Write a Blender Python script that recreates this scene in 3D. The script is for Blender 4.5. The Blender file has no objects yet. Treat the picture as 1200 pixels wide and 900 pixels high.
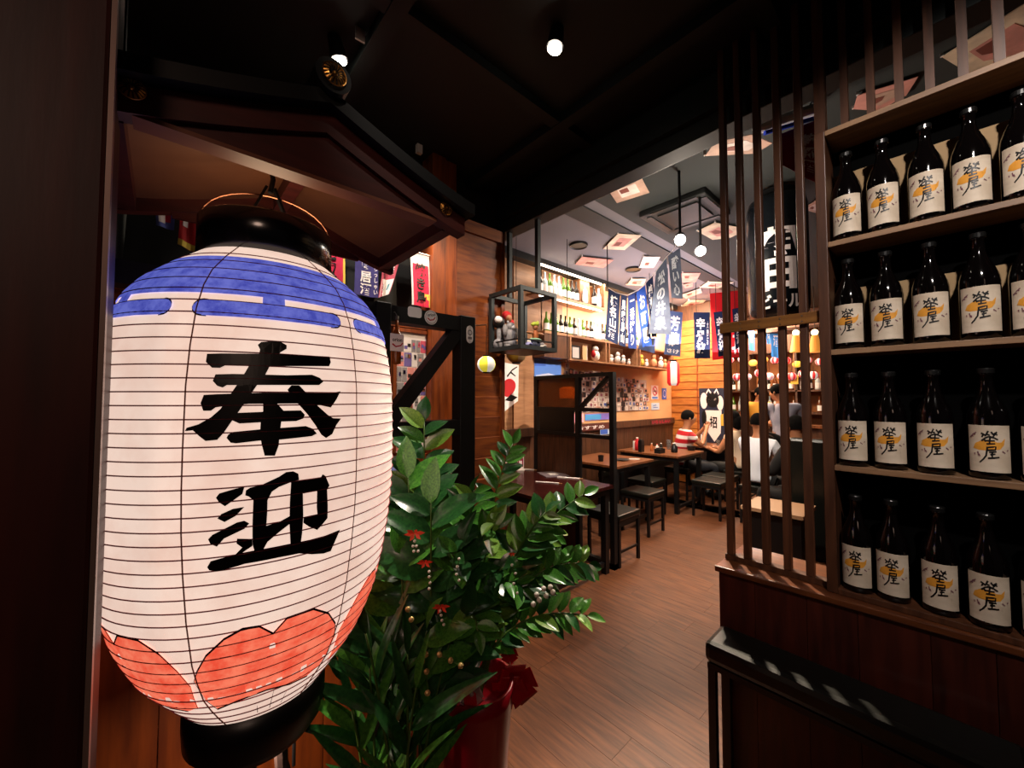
import bpy, math, random
import numpy as np
from mathutils import Vector, Matrix
from mathutils.geometry import delaunay_2d_cdt
random.seed(7)
SC = bpy.context.scene
COL = SC.collection
R_ = math.radians

# ------------------------------------------------------------- camera / world / light / exposure
F_PX = 455.0
PITCH, YAW = R_(2.1), R_(48.0)
CAM = Vector((0, 0, 1.5))
_fh = Vector((math.cos(YAW), math.sin(YAW), 0)); _rt = Vector((math.sin(YAW), -math.cos(YAW), 0))
_fw = _fh*math.cos(PITCH) + Vector((0, 0, 1))*math.sin(PITCH)
_up = -_fh*math.sin(PITCH) + Vector((0, 0, 1))*math.cos(PITCH)
cd = bpy.data.cameras.new('camera'); cam = bpy.data.objects.new('camera', cd); COL.objects.link(cam)
cd.sensor_fit = 'HORIZONTAL'; cd.sensor_width = 36.0; cd.lens = 36.0*F_PX/1200.0
cd.clip_start = 0.02; cd.clip_end = 100
cam.matrix_world = Matrix(((_rt.x, _up.x, -_fw.x, CAM.x), (_rt.y, _up.y, -_fw.y, CAM.y), (_rt.z, _up.z, -_fw.z, CAM.z), (0, 0, 0, 1)))
SC.camera = cam
SC.view_settings.view_transform = 'Standard'; SC.view_settings.look = 'None'
SC.view_settings.gamma = 1.0; SC.view_settings.exposure = 0.0; SC.view_settings.use_curve_mapping = False
SC.cycles.use_denoising = True
SC.cycles.max_bounces = 8; SC.cycles.diffuse_bounces = 4; SC.cycles.sample_clamp_indirect = 4.0
SC.cycles.caustics_reflective = False; SC.cycles.caustics_refractive = False
wd = bpy.data.worlds.new('night'); SC.world = wd; wd.use_nodes = True
wd.node_tree.nodes['Background'].inputs[0].default_value = (0.6, 0.5, 0.5, 1)
wd.node_tree.nodes['Background'].inputs[1].default_value = 0.012

def ray(px, py): return _fw + _rt*((px-600)/F_PX) + _up*((450-py)/F_PX)
def WZ(px, py, z): d = ray(px, py); return CAM + d*((z-CAM.z)/d.z)      # point seen at a photo position on the level z
def WX(px, py, X): d = ray(px, py); return CAM + d*(X/d.x)
def WY(px, py, Y): d = ray(px, py); return CAM + d*(Y/d.y)
def WD(px, py, Z): return CAM + ray(px, py)*Z                           # ... at depth Z

def lamp(name, kind, loc, energy, color, target=None, **kw):
    l = bpy.data.lights.new(name, kind); l.energy = energy; l.color = color
    for k, v in kw.items(): setattr(l, k, v)
    o = bpy.data.objects.new(name, l); COL.objects.link(o); o.location = loc
    if target is not None: o.rotation_euler = (Vector(target)-Vector(loc)).to_track_quat('-Z', 'Y').to_euler()
    return o
WARM = (1, .74, .48); NEUT = (1, .9, .78)
# lantern bulb spilling down through the bottom opening, and an unseen fill spot added behind the camera to lift roof and frame
lamp('lantern_spill_light', 'AREA', (.132, .78, .938), 1.6, (1, .72, .5), (.25, .95, 0), shape='DISK', size=.07)
lamp('lantern_top_light', 'AREA', (.132, .78, 1.76), .35, (1, .72, .45), (.132, .78, 3), shape='DISK', size=.10)
lamp('front_fill_light', 'SPOT', (-.9, -1.2, 2.6), 26, (1, .66, .5), (.2, 1.0, 1.4), spot_size=R_(80), spot_blend=1, shadow_soft_size=.25)
for _p in ((2.75, 1.25, 2.57), (3.06, 1.25, 2.57)): lamp('bare_lamp_light', 'POINT', _p, 24, (1, .86, .7), shadow_soft_size=.04)
# two track spotlights over the dining room aisle, aimed back at the entrance screen
lamp('track_spot_light', 'SPOT', (2.75, 1.25, 2.56), 420, (1, .82, .6), (1.62, .36, .8), spot_size=R_(48), spot_blend=.5, shadow_soft_size=.03)
lamp('track_spot_light', 'SPOT', (3.09, 1.25, 2.60), 260, (1, .85, .68), (3.9, 2.6, .8), spot_size=R_(110), spot_blend=.6, shadow_soft_size=.03)
# entrance downlights, with added fill spots among them
lamp('entrance_spot_and_fill', 'SPOT', (.514, 1.643, 2.84), 60, NEUT, (.75, 2.0, 1.9), spot_size=R_(90), spot_blend=.6, shadow_soft_size=.03)
lamp('entrance_spot_and_fill', 'SPOT', (1.135, 1.004, 2.84), 115, (1, .88, .72), (.60, .86, .8), spot_size=R_(46), spot_blend=.3, shadow_soft_size=.02)
lamp('entrance_spot_and_fill', 'SPOT', (.35, -.45, 2.84), 130, (1, .9, .82), (1.66, -.1, 1.9), spot_size=R_(60), spot_blend=.8, shadow_soft_size=.03)
lamp('entrance_spot_and_fill', 'SPOT', (1.06, 1.93, 2.86), 130, (1, .74, .48), (1.30, 1.78, 0), spot_size=R_(31), spot_blend=.3, shadow_soft_size=.02)  # cone shaped so its rim stands in for the shadow edge on the floor
lamp('entrance_spot_and_fill', 'SPOT', (.2, -.3, 2.84), 22, (1, .86, .74), (.66, 1.02, 1.72), spot_size=R_(34), spot_blend=.6, shadow_soft_size=.03)  # unseen fill spot, added to brighten the frame stickers
lamp('cage_fill_light', 'SPOT', (1.25, 1.25, 2.85), 45, (1, .88, .78), (1.75, 1.88, 2.0), spot_size=R_(30), spot_blend=.6, shadow_soft_size=.03)  # added spot without a fixture, lifts the figurines in the cage
# dining room lamps and added area fills
lamp('ceiling_fill_light', 'AREA', (5.2, 2.35, 2.2), 58, (1, .86, .88), (5.2, 2.35, 4), shape='RECTANGLE', size=2.6, size_y=.6)  # unseen upward area fill in mid-air, added to brighten the ceiling
lamp('wall_wash_light', 'AREA', (6.2, 2.8, 3.05), 60, WARM, (6.95, 2.9, 1.6), shape='RECTANGLE', size=.6, size_y=.4)
lamp('back_wall_fill_light', 'AREA', (5.2, 2.55, 3.05), 70, (1, .8, .6), (5.2, 3.33, 1.3), shape='RECTANGLE', size=3.0, size_y=.2)  # unseen area fill, added as ambient light for the dining room
lamp('shelf_light', 'AREA', (4.0, 3.08, 3.08), 9, (1, .86, .7), (4.0, 3.25, 2.7), shape='RECTANGLE', size=1.5, size_y=.05)
lamp('shelf_light', 'AREA', (5.2, 3.08, 2.69), 24, (1, .84, .66), (5.2, 3.25, 2.3), shape='RECTANGLE', size=2.6, size_y=.05)
lamp('bar_light', 'AREA', (8.0, 2.2, 2.9), 280, (1, .78, .55), (8.5, 2.2, 1.3), shape='RECTANGLE', size=.5, size_y=2.5)
lamp('table_light', 'SPOT', (2.5, 2.4, 3.0), 60, WARM, (2.5, 2.45, .75), spot_size=R_(75), spot_blend=.7, shadow_soft_size=.05)
lamp('table_light', 'SPOT', (4.4, 2.6, 3.05), 70, WARM, (4.4, 2.6, .75), spot_size=R_(75), spot_blend=.7, shadow_soft_size=.05)
lamp('table_light', 'SPOT', (6.0, 2.2, 3.05), 90, WARM, (5.9, 2.5, .75), spot_size=R_(85), spot_blend=.7, shadow_soft_size=.05)
lamp('aisle_light', 'SPOT', (5.0, 1.0, 3.05), 62, (1, .72, .5), (4.4, 1.0, 0), spot_size=R_(95), spot_blend=.7, shadow_soft_size=.05)
lamp('recess_light', 'SPOT', (1.35, 1.2, 2.8), 60, (1, .76, .5), (1.35, 2.05, 1.6), spot_size=R_(80), spot_blend=.7, shadow_soft_size=.03)

# ------------------------------------------------------------- materials
MATS = {}
def lin(h):
    if isinstance(h, str):
        h = h.lstrip('#'); c = [int(h[i:i+2], 16)/255 for i in (0, 2, 4)]
        c = [x/12.92 if x <= .04045 else ((x+.055)/1.055)**2.4 for x in c]
        return (*c, 1)
    return (*h, 1) if len(h) == 3 else h
def mat(name, col, rough=.6, metal=0, spec=.5, var=0, scale=8, bump=0, emit=None, es=0, col2=None, trans=0, coat=0, stretch=None, ior=1.45, rnd=0):
    if name in MATS: return MATS[name]
    m = bpy.data.materials.new(name); m.use_nodes = True; nt = m.node_tree; N = nt.nodes; L = nt.links
    b = N['Principled BSDF']
    c = lin(col); b.inputs['Base Color'].default_value = c
    b.inputs['Roughness'].default_value = rough; b.inputs['Metallic'].default_value = metal
    b.inputs['Specular IOR Level'].default_value = spec; b.inputs['IOR'].default_value = ior
    if trans: b.inputs['Transmission Weight'].default_value = trans
    if coat: b.inputs['Coat Weight'].default_value = coat; b.inputs['Coat Roughness'].default_value = .12
    src = None
    if var or col2 or bump:
        tc = N.new('ShaderNodeTexCoord'); mp = N.new('ShaderNodeMapping'); mp.inputs['Scale'].default_value = stretch or (1, 1, 1)
        no = N.new('ShaderNodeTexNoise'); no.inputs['Scale'].default_value = scale; no.inputs['Detail'].default_value = 6
        L.new(tc.outputs['Object'], mp.inputs[0]); L.new(mp.outputs[0], no.inputs['Vector'])
        if rnd:
            oi = N.new('ShaderNodeObjectInfo'); va = N.new('ShaderNodeVectorMath'); va.operation = 'SCALE'
            cb = N.new('ShaderNodeCombineXYZ'); L.new(oi.outputs['Random'], cb.inputs[0]); L.new(oi.outputs['Random'], cb.inputs[1])
            L.new(cb.outputs[0], va.inputs[0]); va.inputs['Scale'].default_value = 37.0; L.new(va.outputs[0], mp.inputs['Location'])
        c2 = lin(col2) if col2 else tuple(min(1, x*(1-var)) for x in c[:3])+(1,)
        cr = N.new('ShaderNodeValToRGB'); cr.color_ramp.elements[0].position = .34; cr.color_ramp.elements[1].position = .66
        cr.color_ramp.elements[0].color = c2; cr.color_ramp.elements[1].color = c
        L.new(no.outputs[0], cr.inputs[0]); src = cr.outputs[0]
        if rnd:
            hs = N.new('ShaderNodeHueSaturation'); mr = N.new('ShaderNodeMapRange'); mr.inputs[3].default_value = 1-rnd; mr.inputs[4].default_value = 1+rnd
            L.new(oi.outputs['Random'], mr.inputs[0]); L.new(mr.outputs[0], hs.inputs['Value']); L.new(src, hs.inputs['Color']); src = hs.outputs[0]
        L.new(src, b.inputs['Base Color'])
        if bump:
            bp = N.new('ShaderNodeBump'); bp.inputs['Strength'].default_value = bump; bp.inputs['Distance'].default_value = .004
            L.new(no.outputs[0], bp.inputs['Height']); L.new(bp.outputs[0], b.inputs['Normal'])
    if emit is not None:
        b.inputs['Emission Color'].default_value = lin(emit); b.inputs['Emission Strength'].default_value = es
        if src and emit == col: L.new(src, b.inputs['Emission Color'])
    MATS[name] = m; return m

M = {}
M['black'] = mat('black_painted_metal', '#0b0b0d', .42)
M['blackwood'] = mat('black_stained_wood', '#0d0c0d', .5, var=.3, scale=20)
M['cagegrey'] = mat('dark_grey_steel', '#23292b', .5, var=.2, scale=30)
M['redwood'] = mat('dark_red_stained_wood', '#4a1a12', .5, col2='#2e100c', scale=6, stretch=(6, 6, .6), bump=.1)
M['roofwood'] = mat('red_brown_roof_wood', '#4e1c16', .5, col2='#3a130f', scale=9, stretch=(.8, 6, 6))
M['pine'] = mat('warm_pine_boards', '#8a4a20', .5, col2='#64301a', scale=5, stretch=(1.2, 1.2, 9), bump=.15, rnd=.22)
M['pinev'] = mat('upright_pine_boards', '#8a4217', .45, col2='#5e2810', scale=5, stretch=(9, 9, .9), bump=.15, rnd=.2)
M['honey'] = mat('honey_pine_boards', '#b8722f', .5, col2='#94541f', scale=5, stretch=(1.2, 1.2, 9), bump=.15, rnd=.15)
M['oldwood'] = mat('brown_wood', '#5c3823', .5, col2='#402516', scale=5, stretch=(8, 8, 1), rnd=.15)
M['slat'] = mat('slat_wood', '#54321f', .42, col2='#3a2013', scale=6, stretch=(9, 9, .8), rnd=.12)
M['rackwood'] = mat('light_shelf_wood', '#8b6a4c', .5, col2='#6d5039', scale=6, stretch=(8, 1, 8))
M['plinth'] = mat('red_brown_veneer', '#4a1d12', .4, col2='#30110b', scale=5, stretch=(7, 7, .8), rnd=.2, coat=.2)
M['shelfwood'] = mat('pale_shelf_wood', '#a87a58', .5, col2='#8d6346', scale=4, stretch=(1, 7, 7))
M['floor'] = mat('worn_oak_floor', '#6f4329', .40, col2='#4c2b1b', scale=5, stretch=(9, .9, 5), bump=.1, rnd=.08)
M['ceild'] = mat('black_ceiling_paint', '#0b100f', .6, var=.3, scale=3)
M['ceilg'] = mat('grey_ceiling_paint', '#77747a', .8, var=.12, scale=2)
M['cream'] = mat('cream_wall_paint', '#d9a878', .7, var=.08, scale=3)
M['leather'] = mat('black_leather', '#10120f', .33, var=.2, scale=60, bump=.08)
M['tabletop'] = mat('dark_red_lacquer_table', '#33100f', .22, col2='#260a0a', scale=6, stretch=(1, 8, 1))
M['tablewood'] = mat('brown_table_wood', '#7b4a2c', .3, col2='#5d3620', scale=6, stretch=(1, 8, 1))
M['white'] = mat('white_paper', '#e2dad6', .6)
M['red'] = mat('red_cloth', '#b3121c', .7)
M['navy'] = mat('navy_cloth', '#14224a', .8, var=.2, scale=10)
M['ink'] = mat('black_ink', '#050506', .45)
M['metal'] = mat('brushed_metal', '#9b9690', .3, metal=1)
M['gold'] = mat('gilded_brass', '#c8934a', .3, metal=1)
M['skin'] = mat('skin', '#a8704f', .5)
M['hair'] = mat('black_hair', '#080707', .9, spec=.1)
M['dark'] = mat('black_cloth', '#0b0b0d', .8)

# ------------------------------------------------------------- mesh builder
class MB:
    def __init__(s): s.v = []; s.f = []; s.m = []
    def add(s, vs, fs, m=0):
        k = len(s.v); s.v += [tuple(p) for p in vs]; s.f += [tuple(i+k for i in f) for f in fs]; s.m += [m]*len(fs); return s
    def bx(s, x0, x1, y0, y1, z0, z1, m=0):
        vs = [(x0,y0,z0),(x1,y0,z0),(x1,y1,z0),(x0,y1,z0),(x0,y0,z1),(x1,y0,z1),(x1,y1,z1),(x0,y1,z1)]
        return s.add(vs, [(0,3,2,1),(4,5,6,7),(0,1,5,4),(1,2,6,5),(2,3,7,6),(3,0,4,7)], m)
    def box(s, c, u, v, w, m=0):      # centre and three half-axis vectors
        c, u, v, w = map(Vector, (c, u, v, w))
        vs = [c-u-v-w, c+u-v-w, c+u+v-w, c-u+v-w, c-u-v+w, c+u-v+w, c+u+v+w, c-u+v+w]
        return s.add(vs, [(0,3,2,1),(4,5,6,7),(0,1,5,4),(1,2,6,5),(2,3,7,6),(3,0,4,7)], m)
    def beam(s, a, b, w, h, m=0, side=None):   # rectangular bar from a to b
        a, b = Vector(a), Vector(b); d = (b-a); L = d.length; d.normalize()
        sd = Vector(side) if side else (Vector((0,0,1)) if abs(d.z) < .9 else Vector((1,0,0)))
        u = d.cross(sd).normalized(); v = u.cross(d).normalized()
        return s.box((a+b)/2, d*L/2, u*w/2, v*h/2, m)
    def tube(s, pts, r, n=8, m=0, cap=True):
        pts = [Vector(p) for p in pts]; N = len(pts); rs = r if isinstance(r, (list, tuple)) else [r]*N
        vs = []; prev = None
        for i, p in enumerate(pts):
            d = (pts[min(i+1, N-1)]-pts[max(i-1, 0)]).normalized()
            if prev is None: prev = Vector((0,0,1)) if abs(d.z) < .9 else Vector((1,0,0))
            u = (prev - d*prev.dot(d)).normalized(); prev = u; w = d.cross(u)
            for k in range(n): a = 2*math.pi*k/n; vs.append(p+(u*math.cos(a)+w*math.sin(a))*rs[i])
        fs = [(i*n+k, i*n+(k+1)%n, (i+1)*n+(k+1)%n, (i+1)*n+k) for i in range(N-1) for k in range(n)]
        if cap: fs += [tuple(range(n-1, -1, -1)), tuple((N-1)*n+k for k in range(n))]
        return s.add(vs, fs, m)
    def lathe(s, prof, c=(0,0,0), n=24, m=0, arc=None):   # prof [(r,z)]
        cx, cy, cz = c; vs = []; N = len(prof)
        if arc: A = [arc[0]+(arc[1]-arc[0])*k/n for k in range(n+1)]; K = n+1
        else: A = [2*math.pi*k/n for k in range(n)]; K = n
        for r, z in prof: vs += [(cx+r*math.cos(a), cy+r*math.sin(a), cz+z) for a in A]
        fs = [(i*K+k, i*K+(k+1)%K, (i+1)*K+(k+1)%K, (i+1)*K+k) for i in range(N-1) for k in range(n)]
        if not arc:
            if prof[0][0] > 1e-6: fs.append(tuple(range(K-1, -1, -1)))
            if prof[-1][0] > 1e-6: fs.append(tuple((N-1)*K+k for k in range(K)))
        return s.add(vs, fs, m)
    def ell(s, c, r, n=12, m=0, k=8):
        rx, ry, rz = r if isinstance(r, (tuple, list)) else (r, r, r); cx, cy, cz = c
        vs = [(cx, cy, cz-rz)]
        for i in range(1, k):
            t = math.pi*i/k
            vs += [(cx+rx*math.sin(t)*math.cos(2*math.pi*j/n), cy+ry*math.sin(t)*math.sin(2*math.pi*j/n), cz-rz*math.cos(t)) for j in range(n)]
        vs.append((cx, cy, cz+rz)); e = len(vs)-1
        fs = [(0, 1+(j+1)%n, 1+j) for j in range(n)]
        fs += [(1+i*n+j, 1+i*n+(j+1)%n, 1+(i+1)*n+(j+1)%n, 1+(i+1)*n+j) for i in range(k-2) for j in range(n)]
        fs += [(e, 1+(k-2)*n+j, 1+(k-2)*n+(j+1)%n) for j in range(n)]
        return s.add(vs, fs, m)
    def prism(s, base, vec, m=0):     # base polygon (3-D points) swept by vec
        b = [Vector(p) for p in base]; n = len(b); v = Vector(vec)
        return s.add(b+[p+v for p in b], [tuple(range(n-1, -1, -1)), tuple(range(n, 2*n))]+[(i, (i+1)%n, n+(i+1)%n, n+i) for i in range(n)], m)
    def grid(s, fn, nu, nv, m=0):
        vs = [fn(i/nu, j/nv) for j in range(nv+1) for i in range(nu+1)]
        return s.add(vs, [(j*(nu+1)+i, j*(nu+1)+i+1, (j+1)*(nu+1)+i+1, (j+1)*(nu+1)+i) for j in range(nv) for i in range(nu)], m)
    def build(s, name, mats, parent=None, smooth=False, bevel=0, fix=False):
        me = bpy.data.meshes.new(name); me.from_pydata(s.v, [], s.f)
        for mm in (mats if isinstance(mats, (list, tuple)) else [mats]): me.materials.append(mm)
        if max(s.m or [0]): me.polygons.foreach_set('material_index', s.m)
        if smooth: me.polygons.foreach_set('use_smooth', [True]*len(me.polygons))
        me.update(); return link(name, me, parent, bevel)

def wm(o):
    m = Matrix.Translation(o.location) @ o.rotation_euler.to_matrix().to_4x4() if not o.parent else wm(o.parent) @ o.matrix_parent_inverse @ Matrix.Translation(o.location)
    return m
def link(name, me, parent=None, bevel=0):
    o = bpy.data.objects.new(name, me); COL.objects.link(o)
    if parent is not None: o.parent = parent; o.matrix_parent_inverse = wm(parent).inverted()
    if bevel:
        b = o.modifiers.new('bevel', 'BEVEL'); b.width = bevel; b.segments = 2; b.limit_method = 'ANGLE'
    return o
def tag(o, label, cat, group=None, kind=None):
    o['label'] = label; o['category'] = cat
    if group: o['group'] = group
    if kind: o['kind'] = kind
    return o
def thing(name, label, cat, loc=(0,0,0), group=None):
    o = bpy.data.objects.new(name, None); COL.objects.link(o); o.location = loc; o.empty_display_size = .05
    return tag(o, label, cat, group)
def struct(o): o['kind'] = 'structure'; return o
def kids(o): return [c for c in ALLK.get(o.name, [])]
def copy_tree(src, offset, label=None, group=None, rotz=None):
    """copies a thing with its parts and sub-parts"""
    r = src.copy(); COL.objects.link(r)
    r.location = Vector(src.location)+Vector(offset)
    if rotz is not None: r.rotation_euler.z = rotz
    if label: r['label'] = label
    if group: r['group'] = group
    def rec(a, b):
        for ch in list(a.children):
            c = ch.copy(); COL.objects.link(c); c.parent = b; c.matrix_parent_inverse = ch.matrix_parent_inverse.copy(); rec(ch, c)
    rec(src, r); return r

# flat outlines laid on a surface: cdt in (u,v), then mapped by fn(u,v)
def ink(mb, polys, fn, m=0, du=None, dv=None, holes=()):
    for P in polys:
        pts = [Vector(p) for p in P]; n = len(pts)
        xs = [p.x for p in pts]; ys = [p.y for p in pts]; extra = []
        def inside(x, y, Q):
            c = False; j = len(Q)-1
            for i in range(len(Q)):
                if (Q[i][1] > y) != (Q[j][1] > y) and x < (Q[j][0]-Q[i][0])*(y-Q[i][1])/(Q[j][1]-Q[i][1])+Q[i][0]: c = not c
                j = i
            return c
        if du:
            x = min(xs)+du*.5
            # also split long edges
            q = []
            for i in range(n):
                a, b = pts[i], pts[(i+1) % n]; k = max(1, int(max(abs(b.x-a.x)/du, abs(b.y-a.y)/dv)))
                for t in range(k): q.append(a.lerp(b, t/k))
            pts = q; n = len(pts)
            while x < max(xs):
                y = min(ys)+dv*.5
                while y < max(ys):
                    if inside(x, y, P): extra.append(Vector((x, y)))
                    y += dv
                x += du
        r = delaunay_2d_cdt(pts+extra, [(i, (i+1) % n) for i in range(n)], [], 0, 1e-7)
        vs, fs = r[0], r[2]; keep = []
        for f in fs:
            cx = sum(vs[i].x for i in f)/len(f); cy = sum(vs[i].y for i in f)/len(f)
            if inside(cx, cy, P) and not any(inside(cx, cy, h) for h in holes): keep.append(tuple(f))
        mb.add([fn(p.x, p.y) for p in vs], keep, m)
    return mb
def strokes(mb, lines, fn, m=0, dense=0):      # lines: [(pts, w0, w1)] in (u,v)
    for pts, w0, w1 in lines:
        if dense:
            q = [pts[0]]
            for a, b in zip(pts, pts[1:]):
                k = max(1, int(abs(b[0]-a[0])/dense)+1); q += [(a[0]+(b[0]-a[0])*t/k, a[1]+(b[1]-a[1])*t/k) for t in range(1, k+1)]
            pts = q
        n = len(pts); vs = []
        for i, p in enumerate(pts):
            a = Vector(pts[max(i-1, 0)]); b = Vector(pts[min(i+1, n-1)]); d = (b-a).normalized(); q = Vector((-d.y, d.x))
            w = (w0+(w1-w0)*i/(n-1))/2; p = Vector(p); vs += [fn(*(p+q*w)), fn(*(p-q*w))]
        mb.add(vs, [(2*i, 2*i+1, 2*i+3, 2*i+2) for i in range(n-1)], m)
_G = {}
def glyphs(body, bold=.012, align='LEFT', line=1.0):
    key = (body, bold, align, line)
    if key not in _G:
        c = bpy.data.curves.new('writing', 'FONT'); c.body = body; c.size = 1; c.offset = bold; c.align_x = align; c.space_line = line; c.resolution_u = 3
        o = bpy.data.objects.new('writing', c); me = bpy.data.meshes.new_from_object(o)
        vs = [(v.co.x, v.co.y) for v in me.vertices]; fs = [tuple(p.vertices) for p in me.polygons]
        bpy.data.objects.remove(o); bpy.data.curves.remove(c); bpy.data.meshes.remove(me)
        x0 = min(v[0] for v in vs); x1 = max(v[0] for v in vs); y0 = min(v[1] for v in vs); y1 = max(v[1] for v in vs)
        _G[key] = ([((x-x0)/(x1-x0), (y-y0)/(y1-y0)) for x, y in vs], fs)
    return _G[key]
def write(mb, body, fn, box, m=0, bold=.012, line=1.0, align='LEFT', du=0):   # fits the writing into box (u0,u1,v0,v1)
    vs, fs = glyphs(body, bold, align, line); u0, u1, v0, v1 = box
    if du:        # split wide triangles so the writing follows a curved surface
        vs = list(vs); todo = [(f[0], f[i], f[i+1]) for f in fs for i in range(1, len(f)-1)]; fs = []
        while todo:
            t = todo.pop(); e = max(range(3), key=lambda k: abs(vs[t[k]][0]-vs[t[(k+1) % 3]][0])); a, b, c = t[e], t[(e+1) % 3], t[(e+2) % 3]
            if abs(vs[a][0]-vs[b][0]) <= du: fs.append(t); continue
            vs.append(((vs[a][0]+vs[b][0])/2, (vs[a][1]+vs[b][1])/2)); k = len(vs)-1; todo += [(a, k, c), (k, b, c)]
    mb.add([fn(u0+(u1-u0)*x, v0+(v1-v0)*y) for x, y in vs], fs, m); return mb
def plane_fn(o, u, v, n, eps=.002):
    o, u, v, n = map(Vector, (o, u, v, n)); n = n.normalized()*eps
    return lambda a, b: o+u*a+v*b+n
# ------------------------------------------------------------- setting
fl = struct(MB().bx(-2.5, 11, -4.5, 5, -.12, -.012).build('floor', mat('floor_base', '#3a261c', .5)))
proto = {}
rr = random.Random(3)
def plank_mesh(L, W):
    k = (round(L, 2), round(W, 2))
    if k not in proto:
        o = MB().bx(-W/2+.0006, W/2-.0006, -L/2+.0006, L/2-.0006, -.012, 0).build('plank', M['floor'], fl); proto[k] = o.data; bpy.data.objects.remove(o)
    return proto[k]
x = .3; n = 0
while x < 5.6:
    W = .16; y = -.6 - rr.random()*1.0
    while y < 3.3:
        L = 1.2; me = plank_mesh(L, W)
        o = bpy.data.objects.new('plank', me); COL.objects.link(o); o.parent = fl; o.location = (x+W/2, y+L/2, 0); n += 1
        y += L
    x += W
g = MB()
for i in range(38):
    xx = 5.42+i*.15; g.bx(xx+.002, xx+.148, -4, 4.9, -.012, 0)
o = g.build('far_planks', M['floor'], fl); o['kind'] = 'stuff'

# ceilings and the dropped beam between entrance and dining room
ce = struct(MB().bx(-2.5, 1.75, -3.2, 3.4, 2.95, 3.05).build('ceiling', M['ceild']))
for X0 in (-1.2, -.3, .6, 1.5): MB().bx(X0-.03, X0+.03, -3.2, 3.4, 2.9, 2.95).build('ceiling_rib', M['ceild'], ce)
for Y0 in (-1.4, -.5, .4, 1.3, 2.2): MB().bx(-2.5, 1.75, Y0-.03, Y0+.03, 2.905, 2.948).build('ceiling_rib', M['ceild'], ce)
bm_ = struct(MB().bx(1.75, 1.86, -3.2, 3.33, 2.66, 3.2).build('trim_1', mat('dark_beam_paint', '#121a19', .5), bevel=.004))
MB().bx(1.72, 1.75, -3.2, 2.05, 2.74, 2.80).build('beam_ledge', mat('dark_beam_paint', '#121a19', .5), bm_)
c2 = struct(MB().bx(1.86, 11, -4.5, 3.4, 3.18, 3.28).build('ceiling_dining', M['ceilg']))
MB().bx(1.86, 6.9, 2.05, 2.25, 3.165, 3.18).build('ceiling_groove', mat('dark_groove', '#2b2b2c', .7), c2)
MB().bx(1.86, 11, -4.5, 1.93, 3.172, 3.18).build('ceiling_panel', mat('dark_ceiling_panel', '#2a2e2e', .8), c2)
struct(MB().bx(1.86, 6.9, 3.18, 3.33, 3.10, 3.18).build('trim_2', M['black']))

# left siding wall of the entrance (boards one by one)
wl = struct(MB().bx(-2.5, 1.74, 2.10, 2.2, 0, 2.95).build('wall_left', mat('dark_wall', '#070707', .8)))
# opening above the low wall is dark: the wall behind is plain black
k = 0; z = 0.02
while z < 2.58:
    MB().box((1.545, 2.07, z+.066), (.195, 0, 0), (0, .012, .004), (0, -.006, .066)).build('board', M['pine'], wl); z += .136
MB().bx(1.33, 1.75, 2.03, 2.10, 2.58, 2.66).build('top_rail', M['pine'], wl)
MB().bx(1.335, 1.365, 2.035, 2.10, 0, 2.58).build('corner_strip', M['pinev'], wl)
MB().bx(1.74, 1.77, 2.04, 2.11, 0, 2.66).build('corner_strip', M['pinev'], wl)
struct(MB().bx(1.75, 1.80, 2.11, 3.33, 0, 3.2).build('wall_side', M['oldwood']))
pl = struct(MB().bx(1.15, 1.24, 1.97, 2.12, 0, 2.95).build('trim_3', M['pinev'], bevel=.004))
MB().bx(1.246, 1.325, 1.985, 2.12, 0, 2.95).build('pillar_face', M['pinev'], pl, bevel=.003)
# low wall of upright boards with a moulded panel below
lw = struct(MB().bx(-1.5, 1.15, 2.06, 2.10, 0, 1.98).build('wall_low', M['pinev']))
xx = -.2
while xx < 1.13:
    MB().bx(xx+.002, min(xx+.148, 1.148), 2.035, 2.06, 1.18, 1.93).build('board', M['pinev'], lw); xx += .15
MB().bx(-.2, 1.15, 2.02, 2.06, 1.90, 1.98).build('cap_rail', M['pinev'], lw)
MB().bx(-.2, 1.15, 2.01, 2.06, 1.12, 1.18).build('chair_rail', M['pinev'], lw)
for a, b in ((-.1, .5), (.56, 1.10)):
    MB().bx(a, b, 2.045, 2.06, .25, 1.08).build('panel', M['pinev'], lw)
    MB().bx(a-.03, a, 2.03, 2.06, .2, 1.11).bx(b, b+.03, 2.03, 2.06, .2, 1.11).bx(a, b, 2.03, 2.06, 1.08, 1.11).bx(a, b, 2.03, 2.06, .2, .25).build('panel_frame', M['pinev'], lw)

# back wall of the dining room: cream plaster over a boarded dado
wb = struct(MB().bx(1.8, 7.0, 3.33, 3.43, 0, 3.18).build('wall_back', M['cream']))
xx = 1.82
while xx < 6.9:
    MB().bx(xx+.0015, xx+.1185, 3.305, 3.33, .08, 1.05).build('board', M['oldwood'], wb); xx += .12
MB().bx(1.8, 6.95, 3.27, 3.33, 1.05, 1.15).build('dado_rail', M['oldwood'], wb, bevel=.004)
MB().bx(1.8, 6.95, 3.29, 3.33, 0, .08).build('skirting', M['oldwood'], wb)
for a in (2.0, 2.5, 3.0, 3.45):   # tall uneven upright boards left of the shelves
    MB().bx(a, min(a+.47, 3.86), 3.30, 3.33, 1.15, 3.1).build('wall_panel', M['shelfwood'], wb)

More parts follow.
